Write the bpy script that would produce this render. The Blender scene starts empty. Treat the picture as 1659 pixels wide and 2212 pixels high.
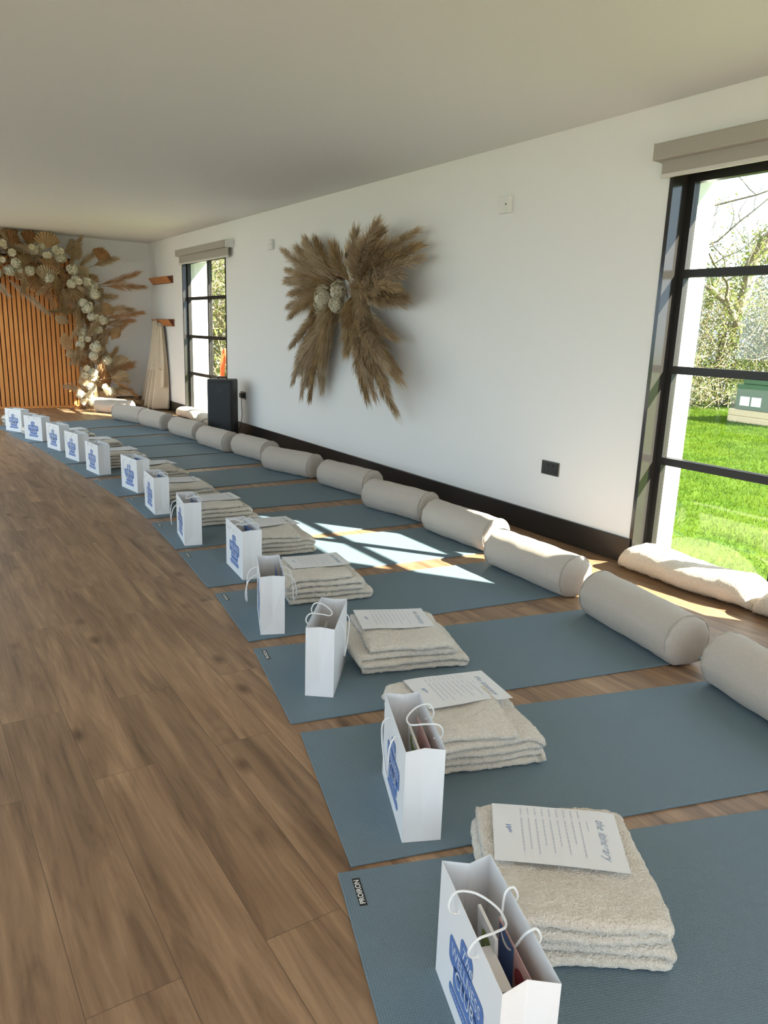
import bpy, math, random
from math import sin, cos, pi, radians, atan2, sqrt
from mathutils import Vector, Matrix, noise

# ---------------------------------------------------------------- camera, sky, sun, exposure
scene = bpy.context.scene
COL = scene.collection
cam_data = bpy.data.cameras.new('camera')
cam = bpy.data.objects.new('camera', cam_data)
COL.objects.link(cam)
cam.matrix_world = Matrix(((0.840091, 0.099695, -0.533206, 0.0),
                           (-0.541436, 0.214062, -0.813034, 0.0),
                           (0.033084, 0.971719, 0.23381, 1.25),
                           (0, 0, 0, 1)))
cam_data.sensor_fit = 'AUTO'
cam_data.sensor_width = 36.0
cam_data.lens = 1618.0 / 2212.0 * 36.0
cam_data.clip_start = 0.03
cam_data.clip_end = 300
scene.camera = cam

world = bpy.data.worlds.new('sky')
scene.world = world
world.use_nodes = True
wn = world.node_tree
bg = wn.nodes['Background']
bg.inputs['Color'].default_value = (0.68, 0.82, 1.0, 1)
bg.inputs['Strength'].default_value = 2.7

SUN_DIR = Vector((-1.0, 1.34, -1.16)).normalized()      # the way the light travels
sun_data = bpy.data.lights.new('sun', 'SUN')
sun_data.energy = 34.0
sun_data.color = (1.0, 0.90, 0.76)
sun_data.angle = radians(0.55)
sun = bpy.data.objects.new('sun', sun_data)
COL.objects.link(sun)
sun.rotation_euler = SUN_DIR.to_track_quat('-Z', 'Y').to_euler()
sun.location = (12, -14, 14)

scene.view_settings.view_transform = 'Standard'
scene.view_settings.look = 'None'
scene.view_settings.exposure = 0.42
scene.view_settings.gamma = 1.0
scene.view_settings.use_curve_mapping = False

rnd = random.Random(7)

# ---------------------------------------------------------------- helpers
def tag(o, label=None, cat=None, group=None, kind=None):
    if label: o['label'] = label
    if cat: o['category'] = cat
    if group: o['group'] = group
    if kind: o['kind'] = kind
    return o

def empty(name, loc=(0, 0, 0), rz=0.0):
    o = bpy.data.objects.new(name, None)
    o.empty_display_size = 0.05
    COL.objects.link(o)
    o.location = loc
    o.rotation_euler = (0, 0, rz)
    return o

def link_mesh(name, me, mat, parent=None):
    o = bpy.data.objects.new(name, me)
    if mat is not None and not me.materials:
        for m in (mat if isinstance(mat, (list, tuple)) else [mat]):
            me.materials.append(m)
    COL.objects.link(o)
    if parent is not None: o.parent = parent
    return o

def smooth(me, on=True, angle=None):
    for p in me.polygons: p.use_smooth = on
    if angle is not None:
        try: me.set_sharp_from_angle(angle=angle)
        except Exception: pass

class MB:
    """collects shapes into one mesh"""
    def __init__(s): s.v = []; s.f = []; s.mi = []; s.cur = 0
    def add(s, vs, fs):
        b = len(s.v); s.v += [tuple(v) for v in vs]
        for f in fs: s.f.append(tuple(i + b for i in f)); s.mi.append(s.cur)
    def box(s, x0, x1, y0, y1, z0, z1, M=None):
        vs = [(x, y, z) for z in (z0, z1) for y in (y0, y1) for x in (x0, x1)]
        if M is not None: vs = [M @ Vector(v) for v in vs]
        s.add(vs, [(0, 2, 3, 1), (4, 5, 7, 6), (0, 1, 5, 4), (1, 3, 7, 5), (3, 2, 6, 7), (2, 0, 4, 6)])
    def tube(s, pts, r, n=8, cap=True):
        pts = [Vector(p) for p in pts]; m = len(pts)
        rr = r if isinstance(r, (list, tuple)) else [r] * m
        ref = None; rings = []
        for i, p in enumerate(pts):
            t = (pts[min(i + 1, m - 1)] - pts[max(i - 1, 0)])
            t = t.normalized() if t.length > 1e-9 else Vector((0, 0, 1))
            if ref is None:
                ref = t.orthogonal().normalized()
            ref = (ref - t * ref.dot(t))
            ref = ref.normalized() if ref.length > 1e-6 else t.orthogonal().normalized()
            b = t.cross(ref)
            rings.append([p + (ref * cos(2 * pi * k / n) + b * sin(2 * pi * k / n)) * rr[i] for k in range(n)])
        vs = [v for rg in rings for v in rg]
        fs = [(i * n + k, i * n + (k + 1) % n, (i + 1) * n + (k + 1) % n, (i + 1) * n + k) for i in range(m - 1) for k in range(n)]
        if cap: fs += [tuple(range(n - 1, -1, -1)), tuple((m - 1) * n + k for k in range(n))]
        s.add(vs, fs)
    def ribbon(s, pts, w, side):
        vs = []
        for i, p in enumerate(pts):
            ww = w[i] if isinstance(w, (list, tuple)) else w
            vs += [Vector(p) - side * ww * .5, Vector(p) + side * ww * .5]
        s.add(vs, [(2 * i, 2 * i + 1, 2 * i + 3, 2 * i + 2) for i in range(len(pts) - 1)])
    def ball(s, c, r, nu=10, nv=6, sc=(1, 1, 1)):
        c = Vector(c); vs = [c + Vector((0, 0, r * sc[2]))]
        for j in range(1, nv):
            a = pi * j / nv
            for i in range(nu):
                b = 2 * pi * i / nu
                vs.append(c + Vector((r * sc[0] * sin(a) * cos(b), r * sc[1] * sin(a) * sin(b), r * sc[2] * cos(a))))
        vs.append(c - Vector((0, 0, r * sc[2])))
        fs = [(0, 1 + i, 1 + (i + 1) % nu) for i in range(nu)]
        for j in range(nv - 2):
            for i in range(nu):
                a0 = 1 + j * nu + i; a1 = 1 + j * nu + (i + 1) % nu
                fs.append((a0, a0 + nu, a1 + nu, a1))
        l = len(vs) - 1; b0 = 1 + (nv - 2) * nu
        fs += [(l, b0 + (i + 1) % nu, b0 + i) for i in range(nu)]
        s.add(vs, fs)
    def mesh(s, name, sm=False, angle=None):
        me = bpy.data.meshes.new(name); me.from_pydata(s.v, [], s.f)
        if any(s.mi):
            for p, m in zip(me.polygons, s.mi): p.material_index = m
        me.update()
        if sm: smooth(me, True, angle)
        return me
    def build(s, name, mat, parent=None, sm=False, angle=None):
        return link_mesh(name, s.mesh(name, sm, angle), mat, parent)

def bevel(o, w, seg=2):
    m = o.modifiers.new('bevel', 'BEVEL'); m.width = w; m.segments = seg; m.limit_method = 'ANGLE'
    return o

def copy_tree(o, parent=None, names=None):
    c = o.copy(); COL.objects.link(c); c.parent = parent
    for ch in list(o.children): copy_tree(ch, c)
    return c

# ---------------------------------------------------------------- materials
def mat(name, color, rough=0.6, color2=None, scale=20.0, bump=0.0, bscale=None, sheen=0.0, metallic=0.0, spec=0.5,
        trans=0.0, detail=6.0, stretch=(1, 1, 1), backlight=0.0):
    m = bpy.data.materials.new(name); m.use_nodes = True
    nt = m.node_tree; b = nt.nodes['Principled BSDF']
    b.inputs['Base Color'].default_value = (*color, 1)
    b.inputs['Roughness'].default_value = rough
    b.inputs['Metallic'].default_value = metallic
    b.inputs['Specular IOR Level'].default_value = spec
    b.inputs['Sheen Weight'].default_value = sheen
    tc = nt.nodes.new('ShaderNodeTexCoord'); mp = nt.nodes.new('ShaderNodeMapping')
    mp.inputs['Scale'].default_value = stretch
    nt.links.new(tc.outputs['Object'], mp.inputs['Vector'])
    if color2 is not None:
        n = nt.nodes.new('ShaderNodeTexNoise'); n.inputs['Scale'].default_value = scale; n.inputs['Detail'].default_value = detail
        nt.links.new(mp.outputs[0], n.inputs['Vector'])
        r = nt.nodes.new('ShaderNodeValToRGB')
        r.color_ramp.elements[0].position = 0.35; r.color_ramp.elements[1].position = 0.65
        r.color_ramp.elements[0].color = (*color, 1); r.color_ramp.elements[1].color = (*color2, 1)
        nt.links.new(n.outputs['Fac'], r.inputs['Fac']); nt.links.new(r.outputs['Color'], b.inputs['Base Color'])
    if bump > 0:
        n2 = nt.nodes.new('ShaderNodeTexNoise'); n2.inputs['Scale'].default_value = bscale or scale; n2.inputs['Detail'].default_value = 4
        nt.links.new(mp.outputs[0], n2.inputs['Vector'])
        bp = nt.nodes.new('ShaderNodeBump'); bp.inputs['Strength'].default_value = bump; bp.inputs['Distance'].default_value = 0.01
        nt.links.new(n2.outputs['Fac'], bp.inputs['Height']); nt.links.new(bp.outputs[0], b.inputs['Normal'])
    if backlight > 0:
        out = nt.nodes['Material Output']; t = nt.nodes.new('ShaderNodeBsdfTranslucent')
        src = b.inputs['Base Color'].links
        if src: nt.links.new(src[0].from_socket, t.inputs['Color'])
        else: t.inputs['Color'].default_value = (*color, 1)
        mx = nt.nodes.new('ShaderNodeMixShader'); mx.inputs[0].default_value = backlight
        nt.links.new(b.outputs[0], mx.inputs[1]); nt.links.new(t.outputs[0], mx.inputs[2]); nt.links.new(mx.outputs[0], out.inputs['Surface'])
    return m

def floor_material():
    m = bpy.data.materials.new('vinyl_planks'); m.use_nodes = True
    nt = m.node_tree; N = nt.nodes; L = nt.links; b = N['Principled BSDF']
    tc = N.new('ShaderNodeTexCoord'); sep = N.new('ShaderNodeSeparateXYZ'); L.new(tc.outputs['Object'], sep.inputs[0])
    cb = N.new('ShaderNodeCombineXYZ'); L.new(sep.outputs['Y'], cb.inputs['X']); L.new(sep.outputs['X'], cb.inputs['Y'])
    br = N.new('ShaderNodeTexBrick'); L.new(cb.outputs[0], br.inputs['Vector'])
    br.offset = 0.37; br.offset_frequency = 2
    br.inputs['Scale'].default_value = 1.0; br.inputs['Brick Width'].default_value = 1.22; br.inputs['Row Height'].default_value = 0.18
    br.inputs['Mortar Size'].default_value = 0.0008; br.inputs['Mortar Smooth'].default_value = 0.3
    br.inputs['Color1'].default_value = (0, 0, 0, 1); br.inputs['Color2'].default_value = (1, 1, 1, 1); br.inputs['Mortar'].default_value = (.5, .5, .5, 1)
    # per-plank offset of the grain
    mul = N.new('ShaderNodeVectorMath'); mul.operation = 'SCALE'; mul.inputs['Scale'].default_value = 37.0
    L.new(br.outputs['Color'], mul.inputs[0])
    add = N.new('ShaderNodeVectorMath'); add.operation = 'ADD'; L.new(tc.outputs['Object'], add.inputs[0]); L.new(mul.outputs[0], add.inputs[1])
    mp = N.new('ShaderNodeMapping'); mp.inputs['Scale'].default_value = (9.0, 0.9, 1); L.new(add.outputs[0], mp.inputs[0])
    n1 = N.new('ShaderNodeTexNoise'); n1.inputs['Scale'].default_value = 1.6; n1.inputs['Detail'].default_value = 9; n1.inputs['Roughness'].default_value = .62
    n1.inputs['Distortion'].default_value = 0.9
    L.new(mp.outputs[0], n1.inputs['Vector'])
    mp2 = N.new('ShaderNodeMapping'); mp2.inputs['Scale'].default_value = (60.0, 3.0, 1); L.new(add.outputs[0], mp2.inputs[0])
    n2 = N.new('ShaderNodeTexNoise'); n2.inputs['Scale'].default_value = 1.5; n2.inputs['Detail'].default_value = 5
    L.new(mp2.outputs[0], n2.inputs['Vector'])
    r = N.new('ShaderNodeValToRGB'); e = r.color_ramp.elements
    e[0].position = .25; e[0].color = (.12, .07, .038, 1); e[1].position = .72; e[1].color = (.46, .295, .17, 1)
    k = e.new(.42); k.color = (.24, .145, .084, 1); k = e.new(.56); k.color = (.34, .21, .122, 1)
    L.new(n1.outputs['Fac'], r.inputs[0])
    mx = N.new('ShaderNodeMix'); mx.data_type = 'RGBA'; mx.blend_type = 'MULTIPLY'; mx.inputs[0].default_value = .45
    r2 = N.new('ShaderNodeValToRGB'); r2.color_ramp.elements[0].position = .3; r2.color_ramp.elements[0].color = (.62, .58, .55, 1)
    r2.color_ramp.elements[1].position = .6; r2.color_ramp.elements[1].color = (1, 1, 1, 1)
    L.new(n2.outputs['Fac'], r2.inputs[0]); L.new(r.outputs[0], mx.inputs[6]); L.new(r2.outputs[0], mx.inputs[7])
    # knots
    mp3 = N.new('ShaderNodeMapping'); mp3.inputs['Scale'].default_value = (5.2, 2.6, 1); L.new(add.outputs[0], mp3.inputs[0])
    vo = N.new('ShaderNodeTexVoronoi'); vo.inputs['Scale'].default_value = 1.0; L.new(mp3.outputs[0], vo.inputs['Vector'])
    r3 = N.new('ShaderNodeValToRGB'); r3.color_ramp.elements[0].position = .045; r3.color_ramp.elements[0].color = (.30, .24, .2, 1)
    r3.color_ramp.elements[1].position = .16; r3.color_ramp.elements[1].color = (1, 1, 1, 1)
    L.new(vo.outputs['Distance'], r3.inputs[0])
    mx2 = N.new('ShaderNodeMix'); mx2.data_type = 'RGBA'; mx2.blend_type = 'MULTIPLY'; mx2.inputs[0].default_value = .8
    L.new(mx.outputs[2], mx2.inputs[6]); L.new(r3.outputs[0], mx2.inputs[7])
    # seams + plank tone
    mx3 = N.new('ShaderNodeMix'); mx3.data_type = 'RGBA'; mx3.inputs[7].default_value = (.09, .055, .035, 1)
    L.new(br.outputs['Fac'], mx3.inputs[0]); L.new(mx2.outputs[2], mx3.inputs[6])
    hs = N.new('ShaderNodeHueSaturation'); ma = N.new('ShaderNodeMapRange'); ma.inputs[3].default_value = .86; ma.inputs[4].default_value = 1.12
    L.new(br.outputs['Color'], ma.inputs[0]); L.new(ma.outputs[0], hs.inputs['Value']); L.new(mx3.outputs[2], hs.inputs['Color'])
    L.new(hs.outputs[0], b.inputs['Base Color'])
    b.inputs['Roughness'].default_value = .46; b.inputs['Specular IOR Level'].default_value = .45
    bp = N.new('ShaderNodeBump'); bp.inputs['Strength'].default_value = .25; bp.inputs['Distance'].default_value = .003
    L.new(n2.outputs['Fac'], bp.inputs['Height']); L.new(bp.outputs[0], b.inputs['Normal'])
    return m

def mat_rubber():
    m = mat('mat_foam', (.14, .21, .26), .62, spec=.35)
    nt = m.node_tree; N = nt.nodes; L = nt.links; b = N['Principled BSDF']
    tc = N['Texture Coordinate']
    w1 = N.new('ShaderNodeTexWave'); w1.inputs['Scale'].default_value = 55; w1.bands_direction = 'X'
    w2 = N.new('ShaderNodeTexWave'); w2.inputs['Scale'].default_value = 55; w2.bands_direction = 'Y'
    L.new(tc.outputs['Object'], w1.inputs[0]); L.new(tc.outputs['Object'], w2.inputs[0])
    mm = N.new('ShaderNodeMath'); mm.operation = 'MULTIPLY'; L.new(w1.outputs['Fac'], mm.inputs[0]); L.new(w2.outputs['Fac'], mm.inputs[1])
    n = N.new('ShaderNodeTexNoise'); n.inputs['Scale'].default_value = 350; L.new(tc.outputs['Object'], n.inputs['Vector'])
    ad = N.new('ShaderNodeMath'); ad.operation = 'ADD'; L.new(mm.outputs[0], ad.inputs[0]); L.new(n.outputs['Fac'], ad.inputs[1])
    bp = N.new('ShaderNodeBump'); bp.inputs['Strength'].default_value = .5; bp.inputs['Distance'].default_value = .0015
    L.new(ad.outputs[0], bp.inputs['Height']); L.new(bp.outputs[0], b.inputs['Normal'])
    r = N.new('ShaderNodeValToRGB'); r.color_ramp.elements[0].color = (.118, .176, .218, 1); r.color_ramp.elements[1].color = (.182, .252, .305, 1)
    mr = N.new('ShaderNodeMath'); mr.operation = 'MULTIPLY'; mr.inputs[1].default_value = .6; L.new(ad.outputs[0], mr.inputs[0])
    L.new(mr.outputs[0], r.inputs[0]); L.new(r.outputs[0], b.inputs['Base Color'])
    return m

def glass_material():
    m = bpy.data.materials.new('window_glass'); m.use_nodes = True
    nt = m.node_tree; N = nt.nodes; L = nt.links
    N.remove(N['Principled BSDF']); out = N['Material Output']
    t = N.new('ShaderNodeBsdfTransparent'); t.inputs[0].default_value = (.94, .97, .95, 1)
    g = N.new('ShaderNodeBsdfGlossy'); g.inputs['Roughness'].default_value = 0.0
    fr = N.new('ShaderNodeFresnel'); fr.inputs[0].default_value = 1.5
    ge = N.new('ShaderNodeNewGeometry'); mr = N.new('ShaderNodeMapRange')
    mr.inputs[3].default_value = 1.5; mr.inputs[4].default_value = 1 / 1.5
    L.new(ge.outputs['Backfacing'], mr.inputs[0]); L.new(mr.outputs[0], fr.inputs[0])
    mx = N.new('ShaderNodeMixShader'); L.new(fr.outputs[0], mx.inputs[0]); L.new(t.outputs[0], mx.inputs[1]); L.new(g.outputs[0], mx.inputs[2])
    L.new(mx.outputs[0], out.inputs['Surface'])
    return m

M = dict(
    wall=mat('white_wall_paint', (.82, .815, .81), .75, bump=.04, bscale=180),
    ceiling=mat('ceiling_paint', (.74, .735, .71), .8, bump=.04, bscale=120),
    floor=floor_material(),
    black=mat('black_gloss_paint', (.018, .016, .015), .3, spec=.5),
    frame=mat('black_window_metal', (.02, .018, .017), .38, spec=.4),
    lining=mat('black_gloss_lining', (.03, .028, .027), .13, spec=.6),
    glass=glass_material(),
    blind=mat('taupe_blind_fabric', (.36, .335, .29), .8, (.40, .37, .325), 250, bump=.1),
    blind_rail=mat('pale_blind_rail', (.62, .59, .55), .5),
    white_plastic=mat('white_plastic', (.78, .77, .75), .4),
    mat=mat_rubber(),
    tagblack=mat('black_woven_label', (.015, .015, .016), .7),
    tagwhite=mat('label_lettering', (.75, .76, .76), .7),
    linen=mat('oatmeal_linen', (.46, .40, .345), .9, (.53, .47, .41), 260, bump=.35, bscale=420, sheen=.2),
    piping=mat('linen_piping', (.40, .35, .30), .9),
    fleece=mat('cream_sherpa_fleece', (.72, .655, .57), .97, (.82, .76, .67), 120, bump=.9, bscale=190, sheen=.45),
    sherpa=mat('ivory_boucle', (.72, .62, .50), .97, (.80, .70, .58), 110, bump=1.0, bscale=160, sheen=.3),
    robe=mat('cream_robe_cloth', (.62, .52, .40), .95, (.68, .58, .45), 90, bump=.5, bscale=150, sheen=.3),
    paper=mat('bright_white_card', (.80, .80, .82), .42, spec=.4),
    sheet=mat('printer_paper', (.76, .77, .80), .75),
    ink=mat('lilac_grey_ink', (.50, .52, .64), .8),
    ink2=mat('blue_grey_script', (.30, .38, .50), .8),
    blue=mat('blue_print', (.10, .19, .46), .5),
    bluetext=mat('pale_print_lettering', (.66, .70, .80), .5),
    rope=mat('white_twisted_cord', (.86, .86, .86), .6, bump=.4, bscale=500),
    pampas=mat('pampas_beige', (.42, .29, .15), .95, (.62, .46, .28), 9, sheen=.2, backlight=.25),
    pampas2=mat('pampas_gold', (.50, .34, .16), .95, (.30, .19, .09), 9, sheen=.2, backlight=.25),
    pampas3=mat('pampas_pale', (.62, .48, .33), .95, (.46, .34, .21), 9, sheen=.2, backlight=.25),
    pampas4=mat('pampas_rust', (.58, .33, .15), .95, (.46, .26, .12), 9, sheen=.2, backlight=.3),
    stem=mat('dry_stem', (.24, .15, .07), .8),
    palm=mat('dried_palm_tan', (.62, .42, .22), .7, (.72, .52, .30), 14, backlight=.2),
    palm2=mat('dried_palm_cream', (.78, .64, .44), .7, (.68, .54, .36), 14, backlight=.2),
    palm3=mat('dried_palm_brown', (.42, .22, .09), .7, (.52, .30, .14), 14, backlight=.2),
    petal=mat('cream_petals', (.80, .74, .60), .8, (.66, .60, .44), 40, backlight=.2),
    petal2=mat('ivory_rose_petals', (.82, .74, .60), .7, (.78, .70, .50), 30, backlight=.2),
    cone=mat('brown_seed_pod', (.13, .05, .025), .8),
    slat=mat('oak_slats', (.74, .27, .065), .55, (.84, .36, .10), 6, stretch=(6, 6, .6), detail=8),
    slatback=mat('dark_felt_backing', (.05, .018, .008), .9),
    rackdark=mat('dark_rack_board', (.16, .045, .018), .5),
    rack=mat('red_brown_rack_wood', (.50, .19, .06), .5, (.60, .26, .09), 12, stretch=(1, 1, 6)),
    speaker=mat('speaker_cabinet', (.016, .017, .018), .5, bump=.4, bscale=300),
    grille=mat('speaker_grille', (.03, .033, .036), .45, (.02, .02, .02), 400, metallic=.3),
    chrome=mat('black_nickel_plate', (.16, .15, .14), .25, metallic=.9),
    darkplastic=mat('black_plastic', (.02, .02, .02), .4),
    white_render=mat('white_outdoor_render', (.86, .85, .82), .8),
    soil=mat('lawn_ground', (.038, .075, .004), .95, (.065, .115, .008), 3, spec=.1),
    grass=mat('grass_blades', (.055, .115, .004), .7, (.11, .17, .010), 2, backlight=.4, spec=.12),
    bark=mat('grey_brown_bark', (.16, .125, .085), .9, (.24, .20, .14), 20),
    twig=mat('twigs', (.22, .17, .09), .9, (.32, .26, .15), 10),
    leaf=mat('small_green_leaves', (.13, .17, .035), .6, (.22, .25, .06), 4, backlight=.35),
    blossom=mat('white_blossom', (.85, .83, .80), .7, backlight=.3),
    tank=mat('dark_green_plastic', (.035, .085, .065), .35),
    timber=mat('pale_sleeper_timber', (.46, .36, .22), .8, (.54, .43, .27), 8, stretch=(1, 8, 8)),
    hose=mat('orange_hose', (.75, .16, .05), .45),
    card_pink=mat('pink_card', (.70, .45, .45), .6), card_green=mat('leaf_print_green', (.25, .36, .12), .6),
    orange=mat('orange_sweet_wrapper', (.80, .16, .04), .4), maroon=mat('maroon_print', (.35, .06, .09), .6),
    concrete=mat('pale_paving', (.25, .235, .215), .9, (.30, .28, .26), 5),
)
# lettering darkness of ceramic/wall etc. needs nothing more

# ---------------------------------------------------------------- the room
XR, XO, XL = 3.45, 3.82, -2.3
YB, YF = 12.0, -2.2
ZC = 2.43
W1 = (1.0, 2.677)
W2 = (8.87, 10.45)
WT = 2.12

b = MB(); b.box(XL - .3, XO, YF - .3, YB + .3, -.12, 0)
tag(b.build('floor', M['floor']), kind='structure')
RX, RY = (-1.0, .80), (8.3, 11.3)      # added rooflight, out of view, to brighten the far end of the room
b = MB()
b.box(XL - .3, XO, YF - .3, RY[0], ZC, ZC + .25); b.box(XL - .3, XO, RY[1], YB + .3, ZC, ZC + .25)
b.box(XL - .3, RX[0], RY[0], RY[1], ZC, ZC + .25); b.box(RX[1], XO, RY[0], RY[1], ZC, ZC + .25)
tag(b.build('ceiling', M['ceiling']), kind='structure')
b = MB()
for y0, y1 in ((YF, W1[0]), (W1[1], W2[0]), (W2[1], YB)): b.box(XR, XO, y0, y1, 0, ZC)
for y0, y1 in (W1, W2): b.box(XR, XO, y0, y1, WT, ZC)
tag(b.build('wall_right', M['wall']), kind='structure')
b = MB(); b.box(XL - .3, XO, YB, YB + .3, 0, ZC)
tag(b.build('wall_back', M['wall']), kind='structure')
b = MB(); b.box(XL - .3, XL + .3, YF - .3, YF, 0, ZC); b.box(3.0, XO, YF - .3, YF, 0, ZC); b.box(XL + .3, 3.0, YF - .3, YF, 2.25, ZC)
tag(b.build('wall_front', M['wall']), kind='structure')
b = MB()
for k in range(5):
    x = XL + .3 + k * (3.0 - XL - .3) / 4; b.box(x - .03, x + .03, YF - .2, YF - .14, 0, 2.25)
b.box(XL + .3, 3.0, YF - .2, YF - .14, 2.19, 2.25); b.box(XL + .3, 3.0, YF - .2, YF - .14, 0, .06)
dr = tag(b.build('added_glazed_door', M['frame']), kind='structure')  # glazing added behind the camera to light the near end
b = MB(); b.box(XL + .33, 2.97, YF - .173, YF - .167, .06, 2.19); b.build('glass_pane', M['glass'], dr)
# the unseen left side: tall glazed openings that let in the daylight
LO = ((-2.0, 1.5), (1.9, 6.2), (6.6, 11.6))
b = MB(); y = YF
for a, c in LO + ((YB, YB),):
    b.box(XL - .3, XL, y, a, 0, ZC)
    if c > a: b.box(XL - .3, XL, a, c, 2.25, ZC)
    y = c
tag(b.build('wall_left', M['wall']), kind='structure')

def window(n, x0, x1, y0, y1, top, bars, mull, glassx, lining):
    f = MB()
    t = .05
    f.box(x0, x1, y0, y0 + t, 0, top); f.box(x0, x1, y1 - t, y1, 0, top)
    f.box(x0, x1, y0 + t, y1 - t, top - .07, top); f.box(x0, x1, y0 + t, y1 - t, 0, .06)
    if lining:      # black jamb lining back to the face of the wall
        j = MB()
        j.box(XR - .006, x0, y1 - .012, y1 + .012, 0, top); j.box(XR - .006, x0, y0 - .012, y0 + .012, 0, top)
        j.box(XR - .006, x0, y0, y1, top - .012, top + .01)
    w = tag(f.build('window_%d' % n, M['frame']), kind='structure')
    if lining: j.build('jamb_lining', M['lining'], w)
    g = MB()
    for xa, xb in ((x0, x0 + .014), (x1 - .014, x1)):      # applied bars on both faces of the glass
        for z in bars: g.box(xa, xb, y0 + t, y1 - t, z - .021, z + .021)
        for m_ in mull: g.box(xa - .002, xb + .002, m_ - .023, m_ + .023, .06, top - .07)
    g.build('glazing_bars', M['frame'], w)
    p = MB(); p.box(glassx - .003, glassx + .003, y0 + t, y1 - t, .06, top - .07)
    p.build('glass_pane', M['glass'], w)
    return w
window(1, 3.565, 3.61, *W1, WT, (.6, 1.1, 1.6), ((W1[0] + W1[1]) / 2 + .07,), 3.588, True)
window(2, 3.505, 3.55, *W2, WT, (.6, 1.1, 1.6), ((W2[0] + W2[1]) / 2 - .03,), 3.528, True)
for i, (a, c) in enumerate(LO):
    window(3 + i, XL - .2, XL - .14, a, c, 2.25, (), (a + (c - a) / 3, a + (c - a) * 2 / 3), XL - .17, False)

rf = MB()
for x0, x1, y0, y1 in ((RX[0], RX[0] + .05, *RY), (RX[1] - .05, RX[1], *RY), (RX[0] + .05, RX[1] - .05, RY[0], RY[0] + .05), (RX[0] + .05, RX[1] - .05, RY[1] - .05, RY[1])):
    rf.box(x0, x1, y0, y1, ZC + .20, ZC + .26)
rf = tag(rf.build('window_6', M['frame']), kind='structure')  # unseen rooflight, added for its sun and warm bounce
b = MB(); b.box(RX[0] + .05, RX[1] - .05, RY[0] + .05, RY[1] - .05, ZC + .226, ZC + .232); b.build('glass_pane', M['glass'], rf)

def skirt(name, x0, x1, y0, y1):
    b = MB(); b.box(x0, x1, y0, y1, 0, .147)
    o = tag(b.build(name, M['black']), kind='structure'); bevel(o, .003, 2)
skirt('baseboard_right', XR - .018, XR, W1[1], W2[0])
skirt('baseboard_right_far', XR - .018, XR, W2[1], YB)
skirt('baseboard_right_near', XR - .018, XR, YF, W1[0])
skirt('baseboard_back', 2.36, XR - .018, YB - .018, YB)

# ---------------------------------------------------------------- outdoors
b = MB(); b.box(-60, 60, -50, 90, -.4, -.15)
tag(b.build('ground', M['soil']), kind='structure')
b = MB(); b.box(XL - 12, XL - .3, YF - .3, YB + 3, -.15, -.06); b.box(XL - 12, XO + 1, YF - 9, YF - .3, -.15, -.06)
tag(b.build('bounce_terrace', M['concrete']), kind='structure')  # unseen paving, widened to bounce neutral light into the room

# ---------------------------------------------------------------- roller blinds
def blind(y0, y1, fab, label):
    r = tag(empty('roller_blind', (XR, (y0 + y1) / 2, 2.14)), label, 'blind')
    h = (y1 - y0) / 2
    c = MB(); c.box(-.095, 0, -h, h, 0, .08); bevel(c.build('cassette', M['blind'], r), .008, 3)
    f = MB(); n = 24
    f.box(-.052, -.049, -h + .035, h - .035, -fab, .01); f.build('fabric', M['blind'], r)
    q = MB(); q.box(-.058, -.043, -h + .035, h - .035, -fab - .022, -fab); bevel(q.build('bottom_rail', M['blind_rail'], r), .004, 2)
    for s in (-1, 1):
        e = MB(); e.box(-.098, 0, s * h - .006, s * h + .006, -.003, .083); bevel(e.build('end_cap', M['white_plastic'], r), .003, 2)
blind(.97, 2.745, .062, 'taupe roller blind above the near window at the right edge')
blind(8.61, 10.46, .085, 'taupe roller blind above the far window beside the wall racks')

# ---------------------------------------------------------------- wall fittings
def sensor(y, z, w, h, label):
    r = tag(empty('wall_sensor', (XR, y, z)), label, 'wall sensor')
    c = MB(); c.box(-.032, 0, -w / 2, w / 2, 0, h); bevel(c.build('housing', M['white_plastic'], r), .006, 3)
    d = MB(); d.tube([(-.036, -w * .2, h * .5), (-.03, -w * .2, h * .5)], .004, 10); d.build('indicator_lens', M['darkplastic'], r)
sensor(3.93, 2.02, .11, .105, 'small white plastic box high on the wall between near window and wreath')
sensor(7.55, 2.04, .10, .10, 'small white plastic box high on the wall beside the far window blind')

def socket(y, z, w, h, label, plug):
    r = tag(empty('wall_socket', (XR, y, z)), label, 'socket')
    c = MB(); c.box(-.008, 0, -w / 2, w / 2, 0, h); bevel(c.build('face_plate', M['chrome'], r), .003, 2)
    i = MB(); i.box(-.0105, -.008, -w * .44, w * .44, h * .1, h * .9); i.build('insert', M['darkplastic'], r)
    for s in (-1, 1):
        k = MB(); k.box(-.015, -.010, s * w * .13 - .008, s * w * .13 + .008, h * .62, h * .86); bevel(k.build('switch', M['darkplastic'], r), .001, 1)
        q = MB()
        for dy, dz, a_, b_ in ((0, .5, .0025, .006), (-.011, .25, .006, .0025), (.011, .25, .006, .0025)):
            q.box(-.0112, -.0104, s * w * .3 + dy - a_, s * w * .3 + dy + a_, h * dz - b_, h * dz + b_)
        q.build('pin_holes', M['black'], r)
    return r
socket(3.35, .40, .15, .088, 'black nickel double socket low on the wall left of near window', False)
socket(8.36, .425, .15, .088, 'black wall socket with plug beside the loudspeaker', False)

pl = tag(empty('power_plug', (XR - .012, 8.32, .445)), 'black plug with hanging cable in socket behind the loudspeaker', 'plug')
c = MB(); c.box(-.05, 0, -.03, .03, 0, .055); bevel(c.build('plug_body', M['darkplastic'], pl), .006, 2)
c = MB(); c.tube([(-.03, 0, .005), (-.03, 0, -.08), (-.02, .01, -.2), (-.03, .03, -.33), (-.05, .06, -.41), (-.09, .10, -.43)], .004, 8)
c.build('cable', M['darkplastic'], pl, sm=True)

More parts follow.
